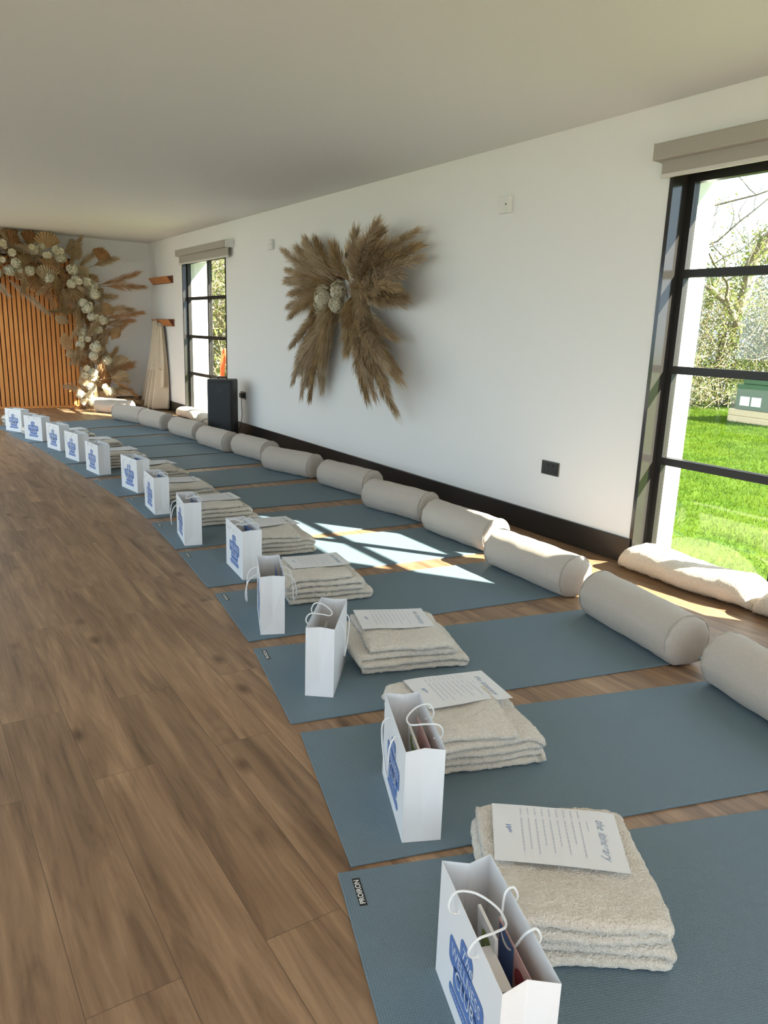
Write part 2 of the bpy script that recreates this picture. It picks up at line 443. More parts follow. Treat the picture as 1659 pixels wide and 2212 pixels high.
# ---------------------------------------------------------------- loudspeaker
sp = tag(empty('loudspeaker', (3.17, 8.30, 0), radians(-38)), 'black loudspeaker standing on the floor in front of far window', 'loudspeaker')
def rbox(mb, w, d, z0, z1, r, taper=0, n=5):
    P = []
    for cx, cy, a0 in ((w / 2 - r, d / 2 - r, 0), (-w / 2 + r, d / 2 - r, 90), (-w / 2 + r, -d / 2 + r, 180), (w / 2 - r, -d / 2 + r, 270)):
        for k in range(n + 1):
            a = radians(a0 + 90 * k / n); P.append((cx + r * cos(a), cy + r * sin(a)))
    m = len(P); levels = ((z0, .97), (z0 + .01, 1), (z1 - .012, 1), (z1, .95)); vs = []
    for z, s in levels: vs += [(x * s, y * s, z) for x, y in P]
    fs = [(l * m + k, l * m + (k + 1) % m, (l + 1) * m + (k + 1) % m, (l + 1) * m + k) for l in range(3) for k in range(m)]
    fs += [tuple(range(m - 1, -1, -1)), tuple(3 * m + k for k in range(m))]
    mb.add(vs, fs)
c = MB(); rbox(c, .30, .25, .012, .665, .035); c.build('cabinet', M['speaker'], sp, sm=True, angle=radians(35))
c = MB(); c.box(-.13, .13, -.133, -.124, .06, .63); bevel(c.build('grille', M['grille'], sp), .01, 3)
c = MB(); c.tube([(0, -.11, .55), (0, -.1355, .55)], .035, 20); c.build('tweeter_horn', M['darkplastic'], sp)
c = MB(); c.tube([(-.05, 0, .664), (-.05, 0, .685), (.05, 0, .685), (.05, 0, .664)], .009, 8); c.build('carry_handle', M['darkplastic'], sp, sm=True)
for sx in (-1, 1):
    for sy in (-1, 1):
        c = MB(); c.tube([(sx * .11, sy * .085, 0), (sx * .11, sy * .085, .016)], .015, 12); c.build('foot', M['darkplastic'], sp)
cb_ = MB(); cb_.tube([(3.10, 8.50, .19), (3.05, 8.60, .17), (3.01, 8.70, .09), (3.02, 8.72, .02), (3.08, 8.66, .006), (3.15, 8.5, .006), (3.3, 8.42, .006), (3.40, 8.36, .006)], .004, 8)
tag(cb_.build('speaker_cable', M['darkplastic'], sm=True), 'thin black cable looping out from behind the loudspeaker', 'cable')

# ---------------------------------------------------------------- draught cushions in the window openings
def displaced(mb, name, amp, freq, amp2=0, freq2=1, seed=0.0, keep=None):
    me = mb.mesh(name); 
    nrm = [v.normal.copy() for v in me.vertices]
    for v, n_ in zip(me.vertices, nrm):
        p = v.co
        d = amp * noise.noise(p * freq + Vector((seed, 0, 0))) + (amp2 * noise.noise(p * freq2 + Vector((0, seed, 0))) if amp2 else 0)
        v.co = p + n_ * d
    smooth(me); return me

def tufts(mb, me, count, ln, wd, seed):
    rr = random.Random(seed); polys = me.polygons; nP = len(polys)
    vs = me.vertices
    for _ in range(count):
        p = polys[rr.randrange(nP)]; c = p.center; n_ = p.normal
        i = rr.choice(p.vertices); c = c.lerp(vs[i].co, rr.random())
        t = Vector((rr.gauss(0, 1), rr.gauss(0, 1), rr.gauss(0, 1))).cross(n_)
        if t.length < 1e-4: continue
        t.normalize(); d = (n_ + t * rr.uniform(-.8, .8) + Vector((0, 0, rr.uniform(-.3, .3)))).normalized() * ln * rr.uniform(.5, 1.2)
        s = t.cross(n_).normalized() * wd * .5
        mb.add([c - s - n_ * .001, c + s - n_ * .001, c + d], [(0, 1, 2)])

def long_cushion(y0, y1, seed, label, cx=3.415):
    L = y1 - y0; ny = 60; nu = 28; vs = []
    c = MB(); rows = []
    for j in range(ny + 1):
        t = j / ny; e = min(t, 1 - t) * L
        k = sqrt(max(0.0, min(1, e / .10) * (2 - min(1, e / .10)))) * .9 + .1
        hh = .145 * k * (1 + .05 * sin(t * 9 + seed)); ww = .27 * (.55 + .45 * k)
        for i in range(nu):
            a = 2 * pi * i / nu
            ca, sa = cos(a), sin(a)
            x = ww / 2 * (abs(ca) ** .85) * (1 if ca > 0 else -1)
            z = hh / 2 * (abs(sa) ** .8) * (1 if sa > 0 else -1)
            vs.append((x + .012 * sin(t * 7 + seed), (t - .5) * L, hh / 2 + z + .002))
    fs = [(j * nu + i, j * nu + (i + 1) % nu, (j + 1) * nu + (i + 1) % nu, (j + 1) * nu + i) for j in range(ny) for i in range(nu)]
    fs += [tuple(range(nu)), tuple(ny * nu + i for i in range(nu - 1, -1, -1))]
    c.add(vs, fs)
    me = displaced(c, 'draught_cushion', .006, 14, .0035, 60, seed)
    for v in me.vertices: v.co.z = max(v.co.z, .001)
    c2 = MB(); tufts(c2, me, 5000, .006, .003, int(seed * 10))
    bmv = [tuple(v.co) for v in me.vertices]; bf = [tuple(p.vertices) for p in me.polygons]
    c2.add(bmv, bf)
    o = c2.build('draught_cushion', M['sherpa'], sm=True); o.location = (cx, (y0 + y1) / 2, 0)
    tag(o, label, 'cushion')
long_cushion(1.86, 2.665, 1.3, 'long cream boucle cushion on the floor filling near window bottom')
long_cushion(1.07, 1.85, 2.7, 'pale boucle cushion end at the right edge below near window')
long_cushion(9.62, 10.43, 4.1, 'sunlit cream cushion on the floor at far window, next to the robe')
long_cushion(8.90, 9.61, 5.9, 'cream cushion at far window half hidden behind the loudspeaker')

# ---------------------------------------------------------------- yoga mats
# left-end corners far (T) and near (B), direction in degrees of the long side
MATS = [((.766, 1.314), None, -18.5), ((.983, 1.924), (.796, 1.321), -15.6), ((1.101, 2.592), (.972, 1.993), -11.8), ((1.197, 3.271), (1.107, 2.672), -7.4),
        ((1.259, 4.004), (1.189, 3.376), -5.4), ((1.307, 4.711), (1.257, 4.076), -3.8), ((1.347, 5.507), (1.301, 4.845), -1.8), ((1.284, 6.248), (1.296, 5.581), 2.6),
        ((1.219, 7.038), (1.253, 6.388), 3.8), ((1.184, 7.781), (1.216, 7.085), 4.0), ((1.13, 8.458), (1.186, 7.795), 5.5), ((1.031, 9.23), (1.1, 8.499), 8.5),
        ((.967, 10.0), (1.031, 9.26), 13)]
MLAB = ['dark teal yoga mat nearest the camera, under the front blanket', 'teal yoga mat second from the camera, without a visible tag',
        'teal yoga mat under the bag turned end-on, third from the camera', 'teal yoga mat with the sharp shadow edge, fourth from the camera',
        'teal yoga mat crossed by bright sun, fifth from the camera', 'teal yoga mat just beyond the sun patch, sixth from the camera',
        'teal yoga mat seventh from the camera, in shade', 'teal yoga mat eighth from the camera, bordering the golden floor strip',
        'teal yoga mat ninth from the camera, fifth from the far end', 'teal yoga mat tenth from the camera, fourth from the far end',
        'grey-teal yoga mat third from the far end of the row', 'grey-teal yoga mat second from the far end of the row',
        'grey-teal yoga mat farthest from the camera, before the wooden panel']

def text_mesh(txt, size, shear=0.0, bold=0.0, extrude=0.0, align='CENTER', sx=1.0):
    cu = bpy.data.curves.new('lettering', 'FONT'); cu.body = txt; cu.size = size; cu.shear = shear; cu.offset = bold
    cu.align_x = align; cu.align_y = 'CENTER'; cu.extrude = extrude; cu.resolution_u = 3
    o = bpy.data.objects.new('lettering', cu); COL.objects.link(o)
    dg = bpy.context.evaluated_depsgraph_get(); dg.update()
    me = bpy.data.meshes.new_from_object(o.evaluated_get(dg))
    bpy.data.objects.remove(o); bpy.data.curves.remove(cu)
    me.materials.clear()
    if sx != 1.0:
        for v in me.vertices: v.co.x *= sx
    return me

def place_text(mb, txt, size, T, **k):
    me = text_mesh(txt, size, **k)
    mb.add([T @ v.co for v in me.vertices], [tuple(p.vertices) for p in me.polygons])

tag_mb = MB()
place_text(tag_mb, 'PROIRON', .0175, Matrix.Rotation(radians(90), 4, 'Z'), bold=.0004)
tag_letters = tag_mb.mesh('mat_lettering')
mats_out = []
for i, (T, B, ang) in enumerate(MATS):
    a = radians(ang); u = Vector((cos(a), sin(a))); v = Vector((-sin(a), cos(a)))
    T = Vector(T)
    if B is None: B = T - v * .61
    B = Vector(B); wd = (T - B).length; mid = (T + B) / 2
    L = 1.76
    r = tag(empty('yoga_mat', (mid.x, mid.y, 0), a), MLAB[i], 'yoga mat', 'row of teal yoga mats')
    c = MB(); nx, ny = 2, 2
    c.box(0, L, -wd / 2, wd / 2, .0005, .0062)
    bevel(c.build('mat_body', M['mat'], r), .0015, 2)
    if i != 1:
        c = MB(); c.box(.028, .046, wd / 2 - .115, wd / 2 - .028, .0062, .0068)
        t_ = c.build('brand_tag', M['tagblack'], r)
        l_ = link_mesh('tag_lettering', tag_letters, M['tagwhite'], t_); l_.location = (.037, wd / 2 - .0715, .0070)
    mats_out.append((mid, a, wd))

# ---------------------------------------------------------------- bolsters
def make_bolster(L=.615, R=.108):
    c = MB(); prof = []
    h = L / 2
    prof = [(-h - .006, 0), (-h - .004, R * .5), (-h + .004, R * .86), (-h + .016, R * .985)]
    m = 26
    for k in range(m + 1):
        t = k / m; prof.append((-h + .03 + (L - .06) * t, R * (1 + .018 * sin(pi * t))))
    prof += [(h - .016, R * .985), (h - .004, R * .86), (h + .004, R * .5), (h + .006, 0)]
    n = 48; vs = []; 
    for x, r_ in prof:
        for k in range(n):
            a_ = 2 * pi * k / n
            y_ = r_ * cos(a_); z_ = r_ * sin(a_)
            if z_ < -R * .86: z_ = -R * .86 + (z_ + R * .86) * .25
            vs.append((x, y_, z_ + R * .895))
    N_ = len(prof)
    fs = [(j * n + k, j * n + (k + 1) % n, (j + 1) * n + (k + 1) % n, (j + 1) * n + k) for j in range(N_ - 1) for k in range(n)]
    c.add(vs, fs); return c
def bolster_meshes(seed):
    me = displaced(make_bolster(), 'bolster_cover', .0045, 9, .0015, 30, seed)
    for v in me.vertices:
        # gathered creases near the ends
        e = .31 - abs(v.co.x)
        if 0 < e < .12:
            a_ = atan2(v.co.z - .1, v.co.y); g = .0022 * sin(a_ * 11 + seed * 3) * (1 - e / .12)
            v.co.y += cos(a_) * g; v.co.z += sin(a_) * g
        v.co.z = max(v.co.z, .0005)
    c = MB(); n = 48; pts = []
    for k in range(n + 1):
        a_ = 2 * pi * k / n; z_ = .107 * sin(a_)
        if z_ < -.093: z_ = -.093 + (z_ + .093) * .25
        pts.append((0, .1085 * cos(a_), z_ + .0975))
    c.tube(pts, .0028, 6, cap=False)
    return me, c.mesh('piping', True)
BM = [bolster_meshes(s) for s in (1.1, 4.4, 7.7)]
BOL = [(2.43, 1.19, 74), (2.592, 1.926, 77), (2.74, 2.715, 89), (2.876, 3.478, 92), (2.912, 4.245, 99.5), (2.986, 5.079, 99), (2.893, 5.92, 107), (2.908, 6.778, 97), (2.795, 7.485, 97),
       (2.77, 8.34, 99), (2.68, 9.26, 100), (2.56, 9.955, 110), (2.6, 11.01, 121)]
BLAB = ['beige linen bolster cut off by the right edge, nearest the camera', 'beige linen bolster with piped end facing camera, left of window cushion',
        'bright sunlit bolster in line with the near window, third from the camera', 'bolster with its near end in sun, fourth from the camera',
        'shaded bolster fifth from the camera, in front of the black skirting', 'shaded bolster sixth from the camera',
        'shaded bolster seventh from the camera, below the dried grass wreath', 'shaded bolster eighth from the camera',
        'bolster just right of the loudspeaker, ninth from the camera', 'bolster in front of the loudspeaker, fourth from the far end',
        'grey bolster third from the far end of the row', 'grey bolster second from the far end, before the robe',
        'sunlit bolster at the far end beside the flower arch']
for i, (x, y, ang) in enumerate(BOL):
    r = tag(empty('bolster', (x, y, .0065 if i < 12 else 0), radians(ang)), BLAB[i], 'bolster', 'linen bolsters along the wall')
    me, pm = BM[i % 3]
    link_mesh('cover', me, M['linen'], r)
    for s in (-1, 1):
        p = link_mesh('piping', pm, M['piping'], r); p.location = (s * .288, 0, 0)
r = tag(empty('bolster', (.78, 10.4, 0), radians(100)), 'beige bolster at the left edge behind the last paper bag', 'bolster')
link_mesh('cover', BM[0][0], M['linen'], r)
for s in (-1, 1):
    p = link_mesh('piping', BM[0][1], M['piping'], r); p.location = (s * .288, 0, 0)

# ---------------------------------------------------------------- folded fleece blankets
def blanket_mesh(seed, W=.40, D=.37, N=5, H=.12, tuft=9000, roll=False):
    rr = random.Random(seed); t = H / N; hw = t * .47
    path = []      # centre line (u, z)
    ends = [(rr.uniform(-.012, .022), rr.uniform(-.045, .02)) for _ in range(N)]
    def lay(i, lo, hi, rev):
        z = t * (i + .5); n = int((hi - lo) / .010); P = []
        for k in range(n + 1):
            f = k / n; P.append((lo + (hi - lo) * f, z))
        return P[::-1] if rev else P
    bounds = []
    for i in range(N):
        lo = -W / 2 + t / 2 + ends[i][0]; hi = W / 2 - t / 2 + ends[i][1]
        if i == 0: lo -= .004
        if i == N - 1: hi -= .07 * rr.random()
        bounds.append([lo, hi])
    for i in range(N):
        rev = (i % 2 == 1)
        lo, hi = bounds[i]
        seg = lay(i, lo, hi, rev)
        path += seg
        if i < N - 1:
            x0 = seg[-1][0]; x1 = bounds[i + 1][1] if not rev else bounds[i + 1][0]
            for k in range(1, 7):
                a_ = -pi / 2 + pi * k / 7; s = -1 if rev else 1
                xb = x0 + (x1 - x0) * k / 7
                path.append((xb + s * cos(a_) * t * .55, t * (i + 1) + sin(a_) * t * .5))
    nP = len(path); nv = 40; c = MB(); vs = []
    nor = []
    for k in range(nP):
        a_ = path[max(k - 1, 0)]; b_ = path[min(k + 1, nP - 1)]
        dx, dz = b_[0] - a_[0], b_[1] - a_[1]; l = sqrt(dx * dx + dz * dz) or 1
        nor.append((-dz / l, dx / l))
    # closed cross-section: + side forward, - side back
    ring = [(path[k], nor[k], 1) for k in range(nP)] + [(path[k], nor[k], -1) for k in range(nP - 1, -1, -1)]
    m = len(ring)
    for j in range(nv + 1):
        f = j / nv; v_ = (f - .5) * D; e = min(f, 1 - f) * D
        tk = hw * .93 * min(1, .35 + .65 * sqrt(min(1, e / .016)))
        for (pu, pz), (nu_, nz_), s in ring:
            lay_i = pz / t
            sh = .022 * noise.noise(Vector((lay_i * 1.7 + seed, pu * 4, 3 + (j > nv / 2)))) * (1 if e < .05 else .4)
            jit = .012 * noise.noise(Vector((lay_i * .9 + seed * 2, v_ * 5, 0)))
            x = pu + nu_ * tk * s + jit; z = pz + nz_ * tk * s
            z += (pz / H) * (.016 * noise.noise(Vector((pu * 6 + seed, v_ * 6, 1))) - .20 * max(0, abs(pu) - W * .36) - .16 * max(0, abs(v_) - D * .36))
            vs.append((x, v_ + sh, z))
    fs = [(j * m + k, (j + 1) * m + k, (j + 1) * m + (k + 1) % m, j * m + (k + 1) % m) for j in range(nv) for k in range(m)]
    for k in range(nP - 1):
        a0, a1, b1, b0 = k, k + 1, m - 2 - k, m - 1 - k
        fs.append((a0, a1, b1, b0)); o = nv * m; fs.append((o + b0, o + b1, o + a1, o + a0))
    c.add(vs, fs)
    me = displaced(c, 'fleece_blanket', .0035, 55, .0025, 120, seed)
    for v in me.vertices: v.co.z = max(v.co.z, .001)
    me.update()
    c2 = MB(); c2.add([tuple(v.co) for v in me.vertices], [tuple(p.vertices) for p in me.polygons])
    tufts(c2, me, tuft, .0055, .0026, seed)
    return c2.mesh('fleece_blanket', True)
BK = [blanket_mesh(3, .37, .385, 4, .12, 26000), blanket_mesh(5, .385, .38, 5, .13, 22000), blanket_mesh(8, .41, .36, 4, .115, 16000), blanket_mesh(13, .40, .35, 5, .135, 12000)]
BH = [.12, .13, .115, .135]

def blanket_top(k, x, y):      # top height of variant k near local x, y
    me = BK[k]; best = 0
    for v in me.vertices:
        if abs(v.co.x - x) < .02 and abs(v.co.y - y) < .02: best = max(best, v.co.z)
    return best

def sheet_mesh(k, cx, cy, rot, W=.292, H=.206):
    """A4 sheet lying on blanket k, long side along the blanket; z follows the fleece"""
    n, m = 14, 10; G = {}
    pts = [v.co for v in BK[k].vertices]
    cells = {}
    for p in pts:
        key = (int(math.floor(p.x / .025)), int(math.floor(p.y / .025)))
        if p.z > cells.get(key, 0): cells[key] = p.z
    def top(x, y):
        i, j = math.floor(x / .025), math.floor(y / .025)
        vals = [cells.get((i + a_, j + b_), 0) for a_ in (-1, 0, 1) for b_ in (-1, 0, 1)]
        vals = [q for q in vals if q > BH[k] * .6]
        return sum(vals) / len(vals) if vals else BH[k] * .97
    Rm = Matrix.Rotation(rot, 2)
    mean = []
    for i in range(n + 1):
        for j in range(m + 1):
            q = Rm @ Vector(((i / n - .5) * W, (j / m - .5) * H)); x, y = q.x + cx, q.y + cy
            mean.append(top(x, y))
    mz = sum(mean) / len(mean)
    def surf(s, t_):
        q = Rm @ Vector((s, t_)); x, y = q.x + cx, q.y + cy
        return Vector((x, y, max(mz, top(x, y)) * .55 + mz * .45 + .007 + .004 * cos(s * 9 + k)))
    c = MB(); vs = [surf((i / n - .5) * W, (j / m - .5) * H) for i in range(n + 1) for j in range(m + 1)]
    vs += [v - Vector((0, 0, .0006)) for v in vs]
    o = (n + 1) * (m + 1)
    fs = []
    for i in range(n):
        for j in range(m):
            a_ = i * (m + 1) + j; fs.append((a_, a_ + m + 1, a_ + m + 2, a_ + 1)); fs.append((o + a_, o + a_ + 1, o + a_ + m + 2, o + a_ + m + 1))
    c.add(vs, fs)
    return c.mesh('printed_sheet', True), surf

def print_on(surf, W=.292, H=.206):
    # reading direction is -t (towards the near side), page top is +s
    rr = random.Random(4); ln = MB(); ttl = MB(); lg = MB(); up = Vector((0, 0, .0007))
    # title in sheared script
    me = text_mesh('the itinerary', .030, shear=.45, sx=.92)
    ttl.add([surf(W * .36 + v.co.y, -v.co.x) + up for v in me.vertices], [tuple(p.vertices) for p in me.polygons])
    for k in range(10):
        s = W * (.25 - k * .058)
        if k in (0,): segs = [(.02, .055)]
        else: segs = [(.065, .093), (rr.uniform(-.075, -.02), .052)]
        for lo, hi in segs:
            x = hi
            while x > lo:
                w = rr.uniform(.006, .014); w = min(w, x - lo)
                ln.add([surf(s, x) + up, surf(s, x - w) + up, surf(s + .0022, x - w) + up, surf(s + .0022, x) + up], [(0, 1, 2, 3)])
                x -= w + .0025
    me = text_mesh('W', .020, shear=.5)
    lg.add([surf(-W * .38 + v.co.y, -v.co.x + .02) + up for v in me.vertices], [tuple(p.vertices) for p in me.polygons])
    me = text_mesh('th', .013, shear=.5)
    lg.add([surf(-W * .38 + .004 + v.co.y, -v.co.x + .002) + up for v in me.vertices], [tuple(p.vertices) for p in me.polygons])
    return ttl, ln, lg

SH = []
for k, (cx, cy, rot) in enumerate(((-.012, .055, radians(-5)), (.02, .075, radians(6)), (-.02, .065, radians(-2)), (-.005, .06, radians(3)))):
    me, surf = sheet_mesh(k, cx, cy, rot); a_, b_, c_ = print_on(surf)
    SH.append((me, a_.mesh('title_lettering'), b_.mesh('text_lines'), c_.mesh('logo_mark')))

BLK = [(1.16, .975, -34, 0), (1.385, 1.645, -17, 1), (1.60, 2.28, -18, 2), (1.655, 3.075, -12, 3), (1.755, 3.865, -7, 1), (1.725, 4.63, -3, 3), (1.74, 5.37, 0, 2), (1.73, 6.05, 4, 1),
       (1.66, 6.87, 5, 3), (1.66, 7.72, 6, 2), (1.54, 8.36, 8, 3), (1.39, 9.08, 10, 2), (1.28, 9.90, 14, 1)]
KLAB = ['cream sherpa blanket nearest the camera, folded beside the front bag', 'cream folded blanket second from the camera, behind the bag of cards',
        'cream folded blanket right of the end-on bag, third from the camera', 'cream folded blanket fourth from the camera, right of the narrow bag',
        'cream folded blanket at the edge of the sun patch, fifth from the camera', 'cream folded blanket sixth from the camera, beyond the sun patch',
        'cream folded blanket seventh from the camera', 'cream folded blanket eighth from the camera', 'cream folded blanket ninth from the camera',
        'cream folded blanket fourth from the far end', 'cream folded blanket third from the far end', 'cream folded blanket second from the far end',
        'cream folded blanket farthest from the camera, behind the last bag']
for i, (x, y, ang, k) in enumerate(BLK):
    o = link_mesh('folded_blanket', BK[k], M['fleece']); o.location = (x, y, .0065); o.rotation_euler = (0, 0, radians(ang))
    tag(o, KLAB[i], 'blanket', 'folded fleece blankets')
    me, t1, t2, t3 = SH[k]
    s = link_mesh('printed_sheet', me, M['sheet']); s.location = (x, y, .0065); s.rotation_euler = (0, 0, radians(ang))
    nth = ['nearest', 'second', 'third', 'fourth', 'fifth', 'sixth', 'seventh', 'eighth', 'ninth', 'tenth', 'eleventh', 'twelfth', 'thirteenth'][i]
    tag(s, 'white printed itinerary sheet on the %s folded blanket%s' % (nth, '' if i == 0 else ' from the camera') + (' to the camera' if i == 0 else ''), 'paper', 'itinerary sheets on the blankets')
    link_mesh('title_lettering', t1, M['ink2'], s)
    link_mesh('text_lines', t2, M['ink'], s)
    link_mesh('logo_mark', t3, M['blue'], s)

# ---------------------------------------------------------------- paper gift bags
BW, BD, BHT = .308, .100, .253
def rrect(x0, x1, z0, z1, r, n=6):
    P = []
    for cx, cz, a0 in ((x1 - r, z1 - r, 0), (x0 + r, z1 - r, 90), (x0 + r, z0 + r, 180), (x1 - r, z0 + r, 270)):
        for k in range(n + 1):
            a_ = radians(a0 + 90 * k / n); P.append((cx + r * cos(a_), cz + r * sin(a_)))
    return P
# bag frame: x = along the logo face from the near corner (0) to the far corner (BW); y = -depth (face at 0, back at -BD); z up
def bag_body(notch, nseg=1):
    c = MB(); W, D, H = BW, BD, BHT; t = .0009
    mid = -D / 2; zf = .055     # fold line of the base triangle
    def shell(o, flip):
        V = [(o, -o, 0), (W - o, -o, 0), (W - o, -D + o, 0), (o, -D + o, 0),
             (o, -o, H), (W - o, -o, H), (W - o, -D + o, H), (o, -D + o, H),
             (notch + o, mid, H), (W - notch - o, mid, H), (.006 + o, mid, zf), (W - .006 - o, mid, zf)]
        F = [(0, 4, 5, 1), (2, 6, 7, 3), (0, 1, 2, 3),
             (0, 10, 8, 4), (3, 7, 8, 10), (0, 3, 10), (1, 5, 9, 11), (2, 11, 9, 6), (1, 11, 2)]
        if flip: F = [f[::-1] for f in F]
        c.add(V, F)
    shell(0, False); shell(t, True)
    b0 = 12
    rim = [(4, 5), (5, 9), (9, 6), (6, 7), (7, 8), (8, 4)]
    for a_, b_ in rim: c.f.append((a_, b_, b0 + b_, b0 + a_)); c.mi.append(0)
    return c.mesh('paper_body')
BAGB = {n: bag_body(n * .6) for n in (.012, .022, .030)}
# the badge, on the face y=0 looking along +y. text reads from x=BW (its left) to x=0 (its right)
def badge():
    c = MB(); cx = BW / 2 - .005
    def plate(P):
        n = len(P); c.add([(cx - x, .0007, z) for x, z in P], [tuple(range(n))])
    # back layer
    P = []
    def out(poly): plate(poly)
    out(rrect(-.034, .030, .150, .196, .016))
    out(rrect(-.088, .088, .098, .156, .014))
    out(rrect(-.060, .062, .062, .110, .012))
    out(rrect(-.078, .078, .036, .058, .010))
    return c.mesh('badge_print')
def badge_text():
    c = MB(); cx = BW / 2 - .005
    T = lambda x, z: Matrix(((-1, 0, 0, cx - x), (0, 0, 0, .0012), (0, 1, 0, z), (0, 0, 0, 1)))
    place_text(c, 'The', .036, T(0, .170), shear=.4)
    place_text(c, 'WELLNESS', .036, T(0, .131), sx=.88)
    place_text(c, 'CLUB', .044, T(0, .094), sx=.9)
    place_text(c, 'yoga  &  pilates  retreat', .0001, T(0, .047)) if False else None
    for k in range(16):
        x = -.066 + k * .0085
        c.add([(cx - x, .0012, .046), (cx - x - .006, .0012, .046), (cx - x - .006, .0012, .0485), (cx - x, .0012, .0485)], [(0, 1, 2, 3)])
    return c.mesh('badge_lettering')
BADGE, BTEXT = badge(), badge_text()

def cord(pts, seg=8):
    P = [Vector(p) for p in pts]; out = []
    P = [P[0] * 2 - P[1]] + P + [P[-1] * 2 - P[-2]]
    for i in range(1, len(P) - 2):
        for k in range(seg):
            t = k / seg
            a_, b_, c_, d_ = P[i - 1:i + 3]
            out.append(.5 * ((2 * b_) + (c_ - a_) * t + (2 * a_ - 5 * b_ + 4 * c_ - d_) * t * t + (3 * b_ - a_ - 3 * c_ + d_) * t ** 3))
    out.append(P[-2]); return out
h1, h2 = .105, .205      # the two handle holes along the face
def handle_mesh(style, face):
    """face 0: logo face (y=0), face 1: back (y=-BD)"""
    s = 1 if face == 0 else -1; y0 = 0 if face == 0 else -BD
    H = BHT; hz = H - .028
    if style == 'down':      # loop hanging down the outside
        pts = [(h1, y0 - s * .006, hz + .004), (h1, y0 + s * .008, hz + .008), (h1 - .006, y0 + s * .022, hz - .02), (h1 + .002, y0 + s * .022, hz - .075), (h1 + .032, y0 + s * .016, hz - .125), (h1 + .055, y0 + s * .016, hz - .135),
               (h2 - .022, y0 + s * .018, hz - .11), (h2 + .002, y0 + s * .022, hz - .06), (h2 + .004, y0 + s * .022, hz - .012), (h2, y0 + s * .008, hz + .008), (h2, y0 - s * .006, hz + .004)]
    elif style == 'out':     # springing out to the side
        pts = [(h1, y0 - s * .006, hz + .002), (h1, y0 + s * .012, hz + .004), (h1 - .01, y0 + s * .045, hz - .02), (h1 + .005, y0 + s * .058, hz - .085), (h1 + .045, y0 + s * .05, hz - .13),
               (h2 - .01, y0 + s * .05, hz - .085), (h2 + .006, y0 + s * .04, hz - .02), (h2, y0 + s * .012, hz + .004), (h2, y0 - s * .006, hz + .002)]
    elif style == 'over':    # folded across the mouth of the bag
        pts = [(h1, y0 - s * .006, hz - .002), (h1, y0 + s * .012, hz), (h1 - .004, y0 + s * .018, hz + .018), (h1 - .006, y0 + s * .004, H + .012), (h1 + .004, y0 - s * .03, H + .01), (h1 + .03, y0 - s * .062, H - .004),
               (h2 - .03, y0 - s * .062, H - .004), (h2 - .004, y0 - s * .03, H + .010), (h2 + .004, y0 + s * .004, H + .012), (h2 + .003, y0 + s * .018, hz + .018), (h2, y0 + s * .012, hz), (h2, y0 - s * .006, hz - .002)]
    elif style == 'in':      # dropped inside
        pts = [(h1, y0 + s * .004, hz), (h1, y0 + s * .014, hz + .014), (h1, y0 + s * .004, H + .008), (h1 + .004, y0 - s * .014, H - .004), (h1 + .03, y0 - s * .025, hz - .03),
               (h2 - .03, y0 - s * .025, hz - .03), (h2 - .004, y0 - s * .014, H - .004), (h2, y0 + s * .004, H + .008), (h2, y0 + s * .014, hz + .014), (h2, y0 + s * .004, hz)]
    c = MB(); c.tube(cord(pts), .0024, 8)
    return c.mesh('cord_handle', True)
HM = {}
def handle(style, face):
    if (style, face) not in HM: HM[(style, face)] = handle_mesh(style, face)
    return HM[(style, face)]

BAGS = [  # near corner x, y, angle of the logo face, handle styles (front, back), notch
    (.697, .683, 70.5, 'over', 'in', .030), (.956, 1.325, 66.5, 'down', 'over', .022), (1.099, 2.139, 52, 'over', 'down', .022), (1.180, 2.704, 69, 'out', 'out', .022),
    (1.385, 3.390, 84, 'over', 'over', .022), (1.324, 4.109, 80, 'out', 'over', .012), (1.384, 4.905, 86, 'down', 'over', .012), (1.465, 5.621, 97.5, 'down', 'over', .012),
    (1.368, 6.440, 97, 'in', 'over', .012), (1.351, 7.150, 101, 'down', 'over', .012), (1.312, 7.819, 103, 'down', 'over', .012), (1.263, 8.534, 115, 'in', 'over', .012),
    (1.170, 9.299, 115, 'down', 'in', .012)]
GLAB = ['open white paper bag nearest the camera, cut off by the bottom edge', 'white paper bag with floral card inside, second from the camera',
        'white paper bag turned end-on so no logo shows, third from camera', 'narrow-looking white paper bag with both cords sticking out, fourth from camera',
        'white paper bag with readable blue badge beside the sun patch', 'white paper bag with cord loop out to the left, sixth from the camera',
        'white paper bag with cord hanging over its narrow badge, seventh from camera', 'wide-facing white paper bag with cord over badge, eighth from camera',
        'white paper bag with clear badge, ninth from the camera', 'white paper bag with cord over badge, fourth from the far end',
        'white paper bag with cord over badge, third from the far end', 'white paper bag with uncovered badge, second from the far end',
        'white paper bag farthest from the camera, at the left edge']
for i, (x, y, ang, hf, hb, nt_) in enumerate(BAGS):
    r = tag(empty('paper_bag', (x, y, .0066), radians(ang)), GLAB[i], 'paper bag', 'white paper gift bags')
    link_mesh('paper_body', BAGB[nt_], M['paper'], r)
    bd = link_mesh('badge_print', BADGE, M['blue'], r)
    link_mesh('badge_lettering', BTEXT, M['bluetext'], bd)
    link_mesh('cord_handle', handle(hf, 0), M['rope'], r)
    link_mesh('cord_handle', handle(hb, 1), M['rope'], r)
    for f_ in (0, 1):
        for hx in (h1, h2):
            e = MB(); yy = .0006 if f_ == 0 else -BD - .0006
            if i == 0:
                # grommets only worth modelling on the nearest bag
                s_ = 1 if f_ == 0 else -1
                e.tube([(hx, yy - s_ * .002, BHT - .028), (hx, yy + s_ * .0008, BHT - .028)], .0045, 10); e.build('eyelet', M['paper'], r)

